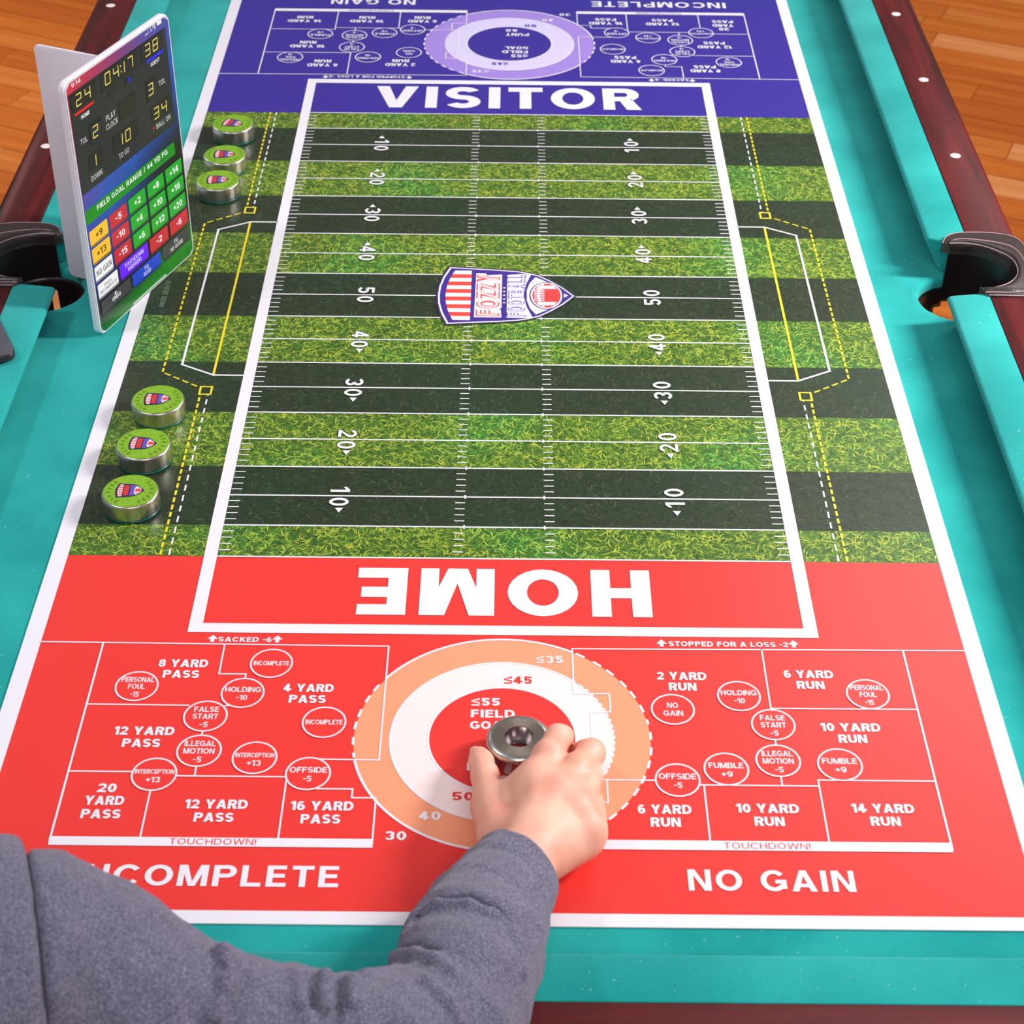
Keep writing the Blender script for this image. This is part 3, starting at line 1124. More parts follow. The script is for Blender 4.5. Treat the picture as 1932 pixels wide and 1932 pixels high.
# turf print: mown stripes with individual printed blades
stripes = [(0, 5, 1), (5, 15, 0), (15, 25, 1), (25, 35, 0), (35, 45, 1), (45, 55, 0), (55, 65, 1), (65, 75, 0), (75, 85, 1), (85, 95, 0), (95, 100, 1)]
P = Print(flat)
for a, b, lt in stripes:
    P.rect(-MI, MI, a, b, ink('4a6a26' if lt else '2c3a26'), 1)
P.emit(mat, 'turf_print', label='mown turf stripes printed on the mat')


def blades():
    cs, ls, cols, zs, y0s, y1s, ws = [], [], [], [], [], [], []
    for a, b, lt in stripes:
        A = (b - a) * 2 * MI
        n = int(A * (13 if lt else 8))
        x = rng.uniform(-MI, MI, n)
        y = rng.uniform(a, b, n)
        cs.append(np.stack([x, y], 1))
        ls.append(rng.uniform(0.5, 1.25, n))
        ws.append(np.full(n, 0.115 if lt else 0.07))
        t = rng.random(n)
        # slow drift between yellow-green and deep green over the print
        g = np.sin(x * 0.21 + 1.3 * np.sin(y * 0.17 + 0.5)) * np.cos(y * 0.13 + x * 0.05) * 0.5 + 0.5
        g = np.clip((g - 0.55) * 2.0, 0, 1)[:, None]
        if lt:
            pal = np.array([lin('2c4c1a')[:3], lin('56802a')[:3], lin('86a434')[:3], lin('b6c046')[:3]])
            pal2 = np.array([lin('1c6432')[:3], lin('3c8f3a')[:3], lin('6cb046')[:3], lin('a2c850')[:3]])
            k = np.searchsorted([0.30, 0.60, 0.84], t)
        else:
            pal = np.array([lin('20281a')[:3], lin('343c26')[:3], lin('444e32')[:3], lin('5e684a')[:3]])
            pal2 = np.array([lin('1c3020')[:3], lin('28422c')[:3], lin('385640')[:3], lin('507254')[:3]])
            k = np.searchsorted([0.4, 0.72, 0.93], t)
        c = pal[k] * (1 - g) + pal2[k] * g
        cols.append(c)
        zs.append(0.012 + 0.012 * rng.random(n) + 0.004 * k)
        y0s.append(np.full(n, a))
        y1s.append(np.full(n, b))
    c, l, col, z = np.concatenate(cs), np.concatenate(ls), np.concatenate(cols), np.concatenate(zs)
    y0, y1, w = np.concatenate(y0s), np.concatenate(y1s), np.concatenate(ws)
    n = len(c)
    th = rng.uniform(0, 2 * np.pi, n)
    bend = rng.normal(0, 1.5, n)
    pts = []
    p = c.copy()
    m = 3
    V = np.zeros((n, 2 * (m + 1), 3), 'f')
    for i in range(m + 1):
        a = th + bend * (i / m - 0.5)
        d = np.stack([np.cos(a), np.sin(a)], 1)
        nn = np.stack([-d[:, 1], d[:, 0]], 1)
        wid = (w * (0.35, 1.0, 0.9, 0.12)[i] * 0.5)[:, None]
        V[:, 2 * i, :2] = p + nn * wid
        V[:, 2 * i + 1, :2] = p - nn * wid
        p = p + d * (l / m)[:, None]
    V[:, :, 0] = np.clip(V[:, :, 0], -MI, MI)
    V[:, :, 1] = np.clip(V[:, :, 1], y0[:, None], y1[:, None])
    V[:, :, 2] = z[:, None]
    base = (np.arange(n) * 2 * (m + 1))[:, None, None]
    q = np.array([[2 * i, 2 * i + 1, 2 * i + 3, 2 * i + 2] for i in range(m)])[None]
    Q = (base + q).reshape(-1, 4)
    gm = new_mat('grass_ink', (1, 1, 1, 1), 0.34, Specular_IOR_Level=0.36)
    at = add(gm, 'ShaderNodeAttribute', attribute_name='tint')
    gm.node_tree.links.new(at.outputs['Color'], gm.node_tree.nodes['Principled BSDF'].inputs['Base Color'])
    Vw = (V.reshape(-1, 3) - mat.org) * S
    o = fast_mesh('grass_blade_print', Vw, Q, gm, False)
    ca_ = o.data.color_attributes.new('tint', 'FLOAT_COLOR', 'POINT')
    cc = np.ones((n, 2 * (m + 1), 4), 'f')
    cc[:, :, :3] = col[:, None, :]
    ca_.data.foreach_set('color', cc.ravel())
    o.parent = mat.o
    o['kind'] = 'stuff'


blades()

# field lines
P = Print(flat)
W = ink(WHITE)
Yk = ink(YELLOW)
FI, FO = 28.14, 29.42
for sx in (-1, 1):
    a, b = sorted((sx * FI, sx * FO))
    P.rect(a, b, -11.28, 111.28, W, 6)
for y0, y1 in ((-11.28, -9.98), (109.98, 111.28)):
    P.rect(-FO, FO, y0, y1, W, 6)
HX = 4.05
for yd in range(0, 101):
    if yd % 5 == 0:
        lw = 0.2
        if 45 < yd < 55:
            P.rect(-FI, -8.4, yd - lw / 2, yd + lw / 2, W, 6)
            P.rect(8.15, FI, yd - lw / 2, yd + lw / 2, W, 6)
        else:
            P.rect(-FI, FI, yd - lw / 2, yd + lw / 2, W, 6)
        if 0 < yd < 100 and yd != 50:
            for sx in (-1, 1):
                P.rect(sx * HX - 0.09, sx * HX + 0.09, yd - 0.3, yd + 0.3, W, 7)
    else:
        for sx in (-1, 1):
            a, b = sorted((sx * (FI - 0.05), sx * (FI - 1.15)))
            P.rect(a, b, yd - 0.07, yd + 0.07, W, 6)
            if not (43.5 < yd < 56.5):
                a, b = sorted((sx * HX, sx * (HX + 1.0)))
                P.rect(a, b, yd - 0.07, yd + 0.07, W, 6)
for xf_s in (1, -1):
    def F(x, y):
        return (x, y) if xf_s > 0 else (-x, 100 - y)
    rot = 0 if xf_s > 0 else math.pi
    for yd in (10, 20, 30, 40, 50):
        if yd == 50 and xf_s < 0:
            continue
        for side in (-1, 1):
            if yd == 50:
                pass
            cx = -16.9 if side < 0 else 17.4
            th = (-math.pi / 2 if side < 0 else math.pi / 2) + 0
            for k, ch in enumerate(str(yd)):
                # reading direction: downwards on the left, upwards on the right
                dy = (1.05 if k == 0 else -1.05) * (1 if side < 0 else -1)
                x_, y_ = F(cx, yd + dy)
                r = th + rot
                if yd == 50:
                    x_, y_ = (cx, yd + dy)
                    r = th
                for kk, (col_, bo, ly) in enumerate((('46523c', 0.055, 8), (WHITE, 0.03, 9))):
                    P.text(ch, x_, y_, (1.35 if ch != '1' else 0.85) + (0.14 if kk == 0 else 0), 2.0 + (0.14 if kk == 0 else 0), ink(col_), ly, rot=r, bold=bo)
            if yd != 50:
                tri = [(cx - 0.42 + 0.1, yd - 2.05), (cx + 0.42 + 0.1, yd - 2.05), (cx + 0.1 - (0.0), yd - 2.85)]
                P.poly([F(*p) for p in tri], W, 8)
# bench areas, both sides
for sx in (-1, 1):
    for e in (0, 1):
        G = lambda x, y: (sx * x, y if e == 0 else 100 - y)
        P.line([G(33.72, 0.1), G(33.72, 28.3)], 0.24, Yk, 6, dash=(0.8, 0.42))
        P.line([G(32.86, 0.1), G(32.86, 28.3)], 0.18, W, 6, dash=(1.0, 0.75))
        P.line([G(32.6, 28.35), G(33.85, 28.35), G(33.85, 29.85), G(32.6, 29.85)], 0.24, Yk, 6, closed=True)
        P.line([G(34.3, 29.9), G(38.5, 32.65)], 0.22, Yk, 6, dash=(0.85, 0.45))
        P.line([G(29.4, 32.2), G(32.75, 32.2), G(36.6, 34.3), G(36.6, 50)], 0.26, W, 6)
        P.line([G(32.8, 32.45), G(32.8, 50)], 0.28, Yk, 6)
        P.line([G(38.55, 32.75), G(38.55, 50)], 0.24, Yk, 6, dash=(0.8, 0.42))
P.text('U.S. PATENT D825006', -40.9, 49.8, 6.0, 0.62, ink('8f9a84'), 6, rot=-math.pi / 2, bold=0.02)
P.emit(mat, 'field_line_print')
P = Print(lambda x, y, h: (x, y, h + 0.06))
emblem(P, lambda x, y: (x, 50.1 + y), True)
P.emit(mat, 'crest_print', label='shield-shaped football crest at midfield')

# ------------------------------------------------------------------ pucks
LABEL_G = new_mat('green_label', lin((128, 178, 34)), 0.45)
_n, _l, _b = nodes(LABEL_G)
_t = add(LABEL_G, 'ShaderNodeTexNoise', Scale=420.0, Detail=3.0)
_l.new(coords(LABEL_G), _t.inputs['Vector'])
_r = ramp(LABEL_G, [(0.35, lin((112, 166, 24))), (0.7, lin((146, 190, 46)))])
_l.new(_t.outputs[0], _r.inputs[0])
_l.new(_r.outputs[0], _b.inputs['Base Color'])


def puck(x, y, rot, label):
    t = Thing('puck', label, 'puck', (x, y, 0.03), 'steel pucks with green tops lined up on the sideline')
    t.part('steel_body', *revolve([(2.4, 0.25), (2.62, 0.25), (2.84, 0.32), (2.86, 0.45), (2.86, 1.86), (2.86, 1.9), (2.8, 2.02), (2.66, 2.08), (0, 2.08)], x, y, 72, 0.03), STEEL, smooth=True)
    t.part('base_ring', *revolve([(0, 0.0), (2.74, 0.0), (2.84, 0.06), (2.84, 0.25), (2.6, 0.3)], x, y, 48, 0.03), TEALPL, smooth=True)
    lab = t.part('top_label', *revolve([(2.7, 2.07), (2.7, 2.11), (2.66, 2.125), (0, 2.125)], x, y, 64, 0.03), LABEL_G)
    c, s = math.cos(rot), math.sin(rot)
    P = Print(lambda a, b, h: (x + c * a - s * b, y + s * a + c * b, 2.165 + h), 0.003)
    k = 0.172
    emblem(P, lambda a, b: (a * k + 0.0, b * k), False)
    inkd = ink('38540a')
    for start in (0, 1):
        for i, ch in enumerate('DEFENSE'):
            # the two words curve round the rim, letter tops outwards
            a = math.radians((140 + 0) + i * 16.5) if start == 0 else math.radians(-58 + i * 16.5)
            P.text(ch, 2.18 * math.cos(a), 2.18 * math.sin(a), 0.25, 0.42, inkd, 3, rot=a + math.pi / 2, bold=0.0)
    P.emit(t, 'label_print', parent=lab)
    return t


puck(-37.72, 7.75, 0.02, 'steel puck with green label, nearest to the viewer in the near trio')
puck(-37.76, 15.95, -0.03, 'steel puck with green label, middle one of the near trio')
puck(-37.54, 24.2, 0.03, 'steel puck with green label, farthest of the near trio, by the yellow square')
puck(-37.75, 75.2, 0.05, 'steel puck with green label, nearest of the far trio beside the tablet')
puck(-37.78, 82.5, 0.0, 'steel puck with green label, middle one of the far trio')
puck(-37.85, 91.9, -0.25, 'steel puck with green label, farthest of all, by the blue end zone')

# the open ring puck held by the hand
hx, hy = 1.45, -26.95
t = Thing('puck', 'bare steel ring puck with a bored centre gripped by the hand', 'puck', (hx, hy, 0.05))
prof = [(1.0, 0.05), (1.0, 0.95), (1.2, 1.0), (1.2, 2.2), (1.27, 2.3)]
t.part('bore', *revolve(prof, hx, hy, 72, 0.05), new_mat('polished_steel', (0.42, 0.36, 0.36, 1), 0.22, 1.0), smooth=True)
t.part('top_face', *revolve([(1.27, 2.3), (2.3, 2.3)], hx, hy, 96, 0.05), STEEL_T, smooth=False)
t.part('steel_body', *revolve([(2.3, 2.3), (2.5, 2.27), (2.72, 2.14), (2.86, 1.9), (2.86, 1.72), (2.74, 1.6), (2.72, 0.4), (2.6, 0.0), (1.0, 0.0), (1.0, 0.05)], hx, hy, 96, 0.05), STEEL, smooth=True)

# ------------------------------------------------------------------ tablet scoreboard
TB = np.array([-46.77, 39.9, 0.0])
TU = np.array([0.3714, 0.9285, 0.0])
TU /= np.linalg.norm(TU)
TN = np.cross(TU, (0, 0, 1.0))
tabl = Thing('tablet', 'upright tablet in a white case showing a football scoreboard with number buttons', 'tablet', (-42.8, 49.9, BED))


def tw(u, v_, h):
    p = TB + TU * u + TN * h
    return (p[0], p[1], v_)


def slab(outline, h0, h1, rnd=0.0):
    n = len(outline)
    v = [tw(a, b, h0) for a, b in outline] + [tw(a, b, h1) for a, b in outline]
    f = [tuple(range(n)), tuple(range(2 * n - 1, n - 1, -1))]
    f += [(i, n + i, n + (i + 1) % n, (i + 1) % n) for i in range(n)]
    return v, f


o = tabl.part('case', *slab(rrect(0.0, 21.5, 0.02, 31.15, 1.1, 8), -0.95, -0.06), CASE)
fix_normals(o)
bevel(o, 0.22, 3, 0.9)
o = tabl.part('bezel', *slab(rrect(0.12, 21.38, 0.14, 31.03, 1.0, 8), -0.3, -0.02), new_mat('bezel', lin((205, 205, 210)), 0.3))
fix_normals(o)


def glow(hexcol):
    k = 'g' + hexcol
    if k not in PRINT:
        m = new_mat('screen_' + hexcol, (0.01, 0.01, 0.01, 1), 0.25)
        b = m.node_tree.nodes['Principled BSDF']
        b.inputs['Emission Color'].default_value = lin(hexcol)
        b.inputs['Emission Strength'].default_value = 0.97
        PRINT[k] = m
    return PRINT[k]


# wallpaper: red and violet at the top, blue in the middle, black, green at the foot
wall = bpy.data.materials.new('screen_wallpaper')
wall.use_nodes = True
_b = wall.node_tree.nodes['Principled BSDF']
_b.inputs['Base Color'].default_value = (0.01, 0.01, 0.01, 1)
_b.inputs['Roughness'].default_value = 0.25
_a = add(wall, 'ShaderNodeAttribute', attribute_name='tint')
wall.node_tree.links.new(_a.outputs['Color'], _b.inputs['Emission Color'])
_b.inputs['Emission Strength'].default_value = 0.97
rows = [(31.2, ['d8203c', 'b82a50', '8a3470', '5a4494', '4a44a0']), (29.5, ['d0243e', 'a82c58', '7c3676', '50469a', '4046a0']),
        (26, ['b02c54', '803060', '603878', '284890', '1c50a8']), (21, ['7c3874', '60408a', '484898', '1a4a9c', '0c3c90']),
        (18, ['58409a', '3050a8', '1c58b0', '0c3c88', '062860']), (15, ['3c44a8', '1450b4', '0c3880', '040c24', '000000']),
        (11.5, ['1844a0', '10409c', '061c48', '000208', '000000']), (7.5, ['0e3890', '082458', '02081c', '000000', '000400']),
        (4.8, ['041c50', '020c20', '000000', '000000', '044008']), (3.4, ['000204', '001000', '002c04', '025a08', '067810']),
        (1.8, ['003c06', '025c0a', '047010', '067c10', '047a0c']), (0.1, ['067c10', '088010', '088414', '067c10', '046c0c'])]
us = [0.35, 5.5, 10.8, 16, 21.2]
nu, nv = 24, 60
vals = np.array([[lin(c)[:3] for c in r[1]] for r in rows]) ** (1 / 2.2)
vs_ = np.array([r[0] for r in rows])[::-1]
scrV, scrC, scrF = [], [], []
for j in range(nv + 1):
    vv = 0.3 + (30.85 - 0.3) * j / nv
    rr = 0.8
    inset = 0.0
    for e in (vv - 0.3, 30.85 - vv):
        if e < rr:
            inset = max(inset, rr - math.sqrt(max(0, rr * rr - (rr - e) ** 2)))
    rowcol = np.array([[np.interp(vv, vs_, vals[::-1, a, c]) for c in range(3)] for a in range(5)])
    for i in range(nu + 1):
        uu = 0.35 + inset + (21.2 - 0.35 - 2 * inset) * i / nu
        scrV.append(tw(uu, vv, 0.0))
        scrC.append([np.interp(uu, us, rowcol[:, c]) ** 2.2 for c in range(3)] + [1.0])
for j in range(nv):
    for i in range(nu):
        a = j * (nu + 1) + i
        scrF.append((a, a + 1, a + nu + 2, a + nu + 1))
scr = tabl.part('screen', scrV, scrF, wall)
_ca = scr.data.color_attributes.new('tint', 'FLOAT_COLOR', 'POINT')
_ca.data.foreach_set('color', np.array(scrC, 'f').ravel())

P = Print(tw, 0.012)
P.rect(0.45, 20.4, 17.95, 29.72, glow('0c0d0f'), 1)
P.rect(0.55, 20.32, 18.05, 29.66, glow('222324'), 2)


def well(x0, x1, y0, y1, col='1a1515'):
    P.rect(x0, x1, y0, y1, glow('0a0808'), 3)
    P.rect(x0 + 0.14, x1, y0, y1 - 0.1, glow(col), 4)


for q in [(0.7, 5.75, 27.6, 29.5), (6.45, 14.3, 27.45, 29.6), (14.75, 19.6, 27.45, 29.6), (7.6, 9.5, 26.4, 27.2), (11.0, 12.95, 26.45, 27.2),
          (9.2, 12.8, 22.95, 25.15), (15.42, 19.9, 19.8, 21.9), (7.25, 12.8, 19.7, 21.9), (2.3, 5.3, 19.95, 21.75)]:
    well(*q)
for q in [(3.1, 5.8, 22.75, 25.1), (14.95, 17.4, 22.65, 25.2)]:
    P.rect(*q[:2], q[2], q[3], glow('050505'), 3)
    P.rect(q[0] + 0.4, q[1] - 0.1, q[2] + 0.1, q[3] - 0.4, glow('202425'), 4)
SEG = {'0': 'abcdef', '1': 'bc', '2': 'abged', '3': 'abgcd', '4': 'fgbc', '7': 'abc', '8': 'abcdefg'}


def seven(ch, cx, cy, w, h):
    y = glow('f4de68')
    t_ = 0.13
    sl = lambda px, py: (px + (py - cy) * 0.1, py)
    x0, x1, ya, yb, ym = cx - w / 2, cx + w / 2, cy - h / 2, cy + h / 2, cy
    g = 0.07
    S_ = {'a': ((x0 + g, yb), (x1 - g, yb)), 'b': ((x1, ym + g), (x1, yb - g)), 'c': ((x1, ya + g), (x1, ym - g)),
          'd': ((x0 + g, ya), (x1 - g, ya)), 'e': ((x0, ya + g), (x0, ym - g)), 'f': ((x0, ym + g), (x0, yb - g)), 'g': ((x0 + g, ym), (x1 - g, ym))}
    for s_ in SEG[ch]:
        a, b = S_[s_]
        P.line([sl(*a), sl(*b)], t_, y, 6)


for ch, cx, cy in [('2', 2.2, 28.6), ('4', 3.95, 28.58), ('0', 7.95, 28.65), ('4', 9.65, 28.62), ('1', 10.9, 28.6), ('7', 12.6, 28.6),
                   ('3', 16.3, 28.62), ('8', 17.95, 28.6), ('2', 4.4, 23.95), ('3', 16.0, 24.0), ('1', 3.3, 20.8), ('1', 8.75, 20.88),
                   ('0', 10.4, 20.85), ('3', 16.6, 20.85), ('4', 18.3, 20.82)]:
    seven(ch, cx, cy, 0.95, 1.25)
for yy in (28.3, 28.95):
    P.rect(10.58, 10.76, yy - 0.09, yy + 0.09, glow('f4de68'), 6)
P.rect(1.12, 4.85, 27.08, 27.34, glow('ff0606'), 6)
P.rect(15.75, 19.38, 27.18, 27.5, glow('2222f0'), 6)
wh = glow('f4f4f2')
gy = glow('cfcfcf')
T_ = lambda s, cx, cy, w, h, m=None, b=0.02, sp=1.1: P.text(s, cx, cy, w, h, m or gy, 7, bold=b, spacing=sp)
T_('9:14', 2.1, 30.52, 1.75, 0.5, wh)
for i in range(4):
    P.rect(16.15 + i * 0.25, 16.3 + i * 0.25, 30.3, 30.42 + 0.1 * i, wh if i < 2 else glow('9a86c0'), 7)
T_('LTE', 17.9, 30.62, 1.1, 0.48, wh)
P.rect(18.75, 19.7, 30.5, 30.92, wh, 7)
T_('HOME', 3.0, 26.5, 1.6, 0.45, wh, 0.04)
T_('GUEST', 17.5, 26.7, 1.9, 0.45, wh, 0.04)
P.ring(12.0, 26.83, 0.27, 0.12, glow('2a2ad8'), 7, 12)
P.rect(11.88, 12.12, 26.78, 26.88, glow('2a2ad8'), 7)
T_('TOL', 2.1, 23.88, 1.35, 0.62)
T_('TOL', 18.45, 23.9, 1.35, 0.62)
T_('PLAY', 7.6, 24.4, 1.9, 0.68)
T_('CLOCK', 7.65, 23.42, 2.35, 0.68)
T_('BALL ON', 17.8, 19.25, 3.1, 0.6)
P.disc(15.57, 19.36, 0.15, glow('e02030'), 7, 16)
P.disc(15.55, 18.95, 0.13, glow('5a5a5a'), 7, 16)
T_('TO GO', 9.2, 19.15, 2.1, 0.6)
T_('DOWN', 3.5, 19.05, 2.15, 0.62)
P.rect(0.4, 19.6, 14.3, 15.55, glow('028a04'), 3)
P.poly([(0.4, 14.85), (0.4, 16.0), (19.5, 15.9), (19.5, 14.95)], glow('028a04'), 3)
T_('FIELD GOAL RANGE / 44 YD FG', 10.3, 15.4, 15.2, 0.6, wh, 0.035, 1.15)


def key(x0, x1, y0, y1, col, dark, rows_, tc='f6f6f6', hgt=0.8):
    P.poly(rrect(x0, x1, y0, y1, 0.16, 3), glow(dark), 3)
    P.poly(rrect(x0, x1, y0 + 0.26, y1, 0.16, 3), glow(col), 4)
    n_ = len(rows_)
    for i, (s_, w_) in enumerate(rows_):
        cy = (y0 + 0.2 + y1) / 2 + ((n_ - 1) / 2 - i) * (hgt * 1.35)
        P.text(s_, (x0 + x1) / 2, cy, w_, hgt if s_[0] not in '-' else hgt, glow(tc), 7, bold=0.03 if n_ == 1 else 0.015, spacing=1.05)


c0, c1, c2, c3, c4 = (0.58, 4.25), (4.68, 8.3), (8.78, 12.4), (12.9, 16.5), (16.95, 20.65)
r0, r1, r2, r3 = (11.38, 13.36), (9.12, 11.14), (6.85, 8.84), (4.57, 6.6)
Gr, Gd = '10a81c', '087010'
Rd, Rdd = 'c81e30', '84101c'
Am, Amd = 'fcc224', 'a87c08'
key(*c0, *r0, Am, Amd, [('+9', 1.35)], '101010')
key(*c0, *r1, Am, Amd, [('+13', 1.85)], '101010')
key(*c0, *r2, 'f4f4f4', '8c8c8c', [('NO GAIN', 3.1)], '202020', 0.7)
key(0.7, 4.86, 4.57, 6.5, 'f4f4f4', '8c8c8c', [('PASS', 1.5), ('INCOMPLETE', 3.5)], '202020', 0.42)
key(0.87, 7.15, 2.3, 4.2, '3c3c3e', '1c1c1e', [('UNDO', 1.8)], 'f0f0f0', 0.5)
P.ring(4.0, 3.72, 0.22, 0.08, glow('f0f0f0'), 7, 12)
P.poly([(3.62, 3.9), (3.92, 4.1), (3.92, 3.72)], glow('f0f0f0'), 8)
key(*c1, *r0, Rd, Rdd, [('-5', 1.25)])
key(*c1, *r1, Rd, Rdd, [('-10', 1.75)])
key(*c1, *r2, Rd, Rdd, [('-15', 1.75)])
for col_, rows_ in ((c2, ('+2', '+4', '+6')), (c3, ('+8', '+10', '+12')), (c4, ('+14', '+16', '+20'))):
    for rr_, s_ in zip((r0, r1, r2), rows_):
        key(*col_, *rr_, Gr, Gd, [(s_, 0.65 * len(s_))])
key(5.33, 11.5, 4.52, 6.62, '6a06f4', '3c0296', [('TOUCHDOWN', 4.1), ('(HANGER)', 2.9)], 'f0ecff', 0.52)
key(11.98, 16.1, *r3, Rd, Rdd, [('-2', 1.2)])
key(16.6, 20.7, *r3, Rd, Rdd, [('-6', 1.2)])
key(7.6, 13.9, 2.3, 4.2, '1040c4', '06206c', [('FG', 0.8), ('GOOD', 1.6)], 'f0f0f0', 0.5)
key(14.45, 20.7, 2.32, 4.3, '3c3c3e', '1c1c1e', [('FG', 0.8), ('NO GOOD', 2.8)], 'f0f0f0', 0.5)
P.poly(rrect(7.05, 14.6, 0.52, 0.66, 0.06, 2), wh, 7)
P.emit(tabl, 'screen_display', parent=scr)
# prop panel behind, hinged to the middle of the case back
hp = np.array([-43.3, 50.0])
fe = np.array([-53.2, 54.0])
dd = (hp - fe) / np.linalg.norm(hp - fe)
nn = np.array([-dd[1], dd[0]])
Lp = np.linalg.norm(hp - fe)
outl = rrect(0, Lp, 0.02, 29.6, 0.7, 6)
v = [(fe[0] + dd[0] * a + nn[0] * h, fe[1] + dd[1] * a + nn[1] * h, b) for h in (0.0, 0.35) for a, b in outl]
n = len(outl)
f = [tuple(range(n)), tuple(range(2 * n - 1, n - 1, -1))] + [(i, n + i, n + (i + 1) % n, (i + 1) % n) for i in range(n)]
o = tabl.part('prop_panel', [(p[0], p[1], max(p[2] - 0.1, BED + 0.01) if p[2] < 0.2 else p[2]) for p in v], f, CASE)
fix_normals(o)
bevel(o, 0.1, 2, 0.9)

# ------------------------------------------------------------------ grey device on the left rail
dev = Thing('portable_device', 'dark grey flat electronic device with rounded corner resting on the left rail', 'device', (-60, 24, 4.25))
dc = np.array([-53.2, 28.4])
d1 = np.array([-0.44, 0.90])
d1 /= np.linalg.norm(d1)
d2 = np.array([-d1[1], d1[0]])
dl = rrect(-0.0, 12.5, 0.0, 9.5, 1.1, 8)


def devw(o_, z):
    return [(dc[0] + d1[0] * a + d2[0] * b, dc[1] + d1[1] * a + d2[1] * b, z) for a, b in o_]


def dslab(o_, z0, z1):
    v = devw(o_, z0) + devw(o_, z1)
    n = len(o_)
    return v, [tuple(range(n - 1, -1, -1)), tuple(range(n, 2 * n))] + [(i, (i + 1) % n, n + (i + 1) % n, n + i) for i in range(n)]


o = dev.part('device_body', *dslab(dl, 4.3, 5.1), DARKD)
fix_normals(o)
bevel(o, 0.15, 2, 0.9)
o = dev.part('lid', *dslab(rrect(0.1, 12.4, 0.1, 9.4, 1.05, 8), 5.1, 5.22), GREYD)
fix_normals(o)
bevel(o, 0.05, 2, 0.9)


# ------------------------------------------------------------------ person: signed-distance modelling
def surface_nets(D, org, h):
    s = D < 0
    nx, ny, nz = D.shape
    cnt = np.zeros((nx - 1, ny - 1, nz - 1), np.int8)
    acc = np.zeros((nx - 1, ny - 1, nz - 1, 3), np.float32)
    corners = [(i, j, k) for i in (0, 1) for j in (0, 1) for k in (0, 1)]
    sl = lambda c: (slice(c[0], nx - 1 + c[0]), slice(c[1], ny - 1 + c[1]), slice(c[2], nz - 1 + c[2]))
    for a in corners:
        for ax in range(3):
            if a[ax]:
                continue
            b = list(a)
            b[ax] = 1
            A, B = D[sl(a)], D[sl(b)]
            cr = (A < 0) != (B < 0)
            t = np.where(cr, A / np.where(cr, A - B, 1), 0)
            cnt += cr
            for q in range(3):
                acc[..., q] += np.where(cr, a[q] + (t if q == ax else 0), 0)
    act = cnt > 0
    idx = -np.ones(cnt.shape, np.int64)
    idx[act] = np.arange(act.sum())
    I = np.argwhere(act)
    V = (I + acc[act] / cnt[act][:, None]) * h + org
    Q = []
    for ax in range(3):
        o1, o2 = [(1, 2), (2, 0), (0, 1)][ax]
        a = [slice(1, n - 1) for n in D.shape]
        b = [slice(1, n - 1) for n in D.shape]
        a[ax] = slice(0, D.shape[ax] - 1)
        b[ax] = slice(1, D.shape[ax])
        A, B = s[tuple(a)], s[tuple(b)]
        for flip in (0, 1):
            E = np.argwhere(A & ~B) if not flip else np.argwhere(~A & B)
            if len(E) == 0:
                continue
            off = np.ones(3, int)
            off[ax] = 0
            E = E + off
            e1, e2 = np.zeros(3, int), np.zeros(3, int)
            e1[o1] = 1
            e2[o2] = 1
            q = [idx[tuple((E - c).T)] for c in (e1 + e2, e2, 0 * e1, e1)]
            q = np.stack(q, 1)
            Q.append(q if not flip else q[:, ::-1])
    return V, np.concatenate(Q)


def rc(P, a, b, ra, rb, flat_=None):
    a, b = np.array(a, np.float32), np.array(b, np.float32)
    ab = b - a
    pa = P - a
    t = np.clip((pa @ ab) / max(1e-6, ab @ ab), 0, 1)
    d = np.linalg.norm(pa - t[..., None] * ab, axis=-1)
    return d - (ra + (rb - ra) * t)


def smin(a, b, k):
    h = np.clip(0.5 + 0.5 * (b - a) / k, 0, 1)
    return b + (a - b) * h - k * h * (1 - h)


def smax(a, b, k):
    return -smin(-a, -b, k)


def ellip(P, c, r, R=None):
    q = P - np.array(c, np.float32)
    if R is not None:
        q = q @ R
    r = np.array(r, np.float32)
    k0 = np.linalg.norm(q / r, axis=-1)
    k1 = np.linalg.norm(q / (r * r), axis=-1)
    return k0 * (k0 - 1) / np.maximum(k1, 1e-6)


def grid(lo, hi, h):
    ax = [np.arange(l, u, h, dtype=np.float32) for l, u in zip(lo, hi)]
    G = np.stack(np.meshgrid(*ax, indexing='ij'), -1)
    return G, np.array(lo, float)


def chain(P, pts, k):
    d = None
    for (a, ra), (b, rb) in zip(pts[:-1], pts[1:]):
        e = rc(P, a, b, ra, rb)
        d = e if d is None else smin(d, e, k)
    return d


#HAND
# joints of the right hand, fingers closed round the puck, palm down
THUMB = [((0.0, -39.4, 3.4), 2.0), ((-0.95, -35.7, 2.9), 1.45), ((-1.4, -31.4, 2.15), 1.12), ((-1.75, -29.3, 1.6), 1.0), ((-1.95, -28.45, 1.4), 0.88)]
INDEX = [((2.6, -35.2, 4.5), 1.55), ((3.85, -31.7, 4.75), 1.3), ((4.7, -28.8, 4.1), 1.04), ((5.15, -26.8, 2.3), 0.85), ((4.75, -26.0, 1.1), 0.72)]
MIDDLE = [((4.6, -36.2, 4.6), 1.6), ((6.1, -32.9, 4.55), 1.2), ((7.45, -30.2, 3.7), 1.12), ((7.1, -28.4, 2.1), 0.9), ((6.4, -27.4, 1.0), 0.76)]
RING = [((5.8, -37.2, 4.1), 1.55), ((6.6, -34.4, 3.9), 1.3), ((7.1, -32.2, 2.9), 1.2), ((6.8, -30.7, 1.6), 0.92), ((6.3, -30.1, 0.95), 0.76)]
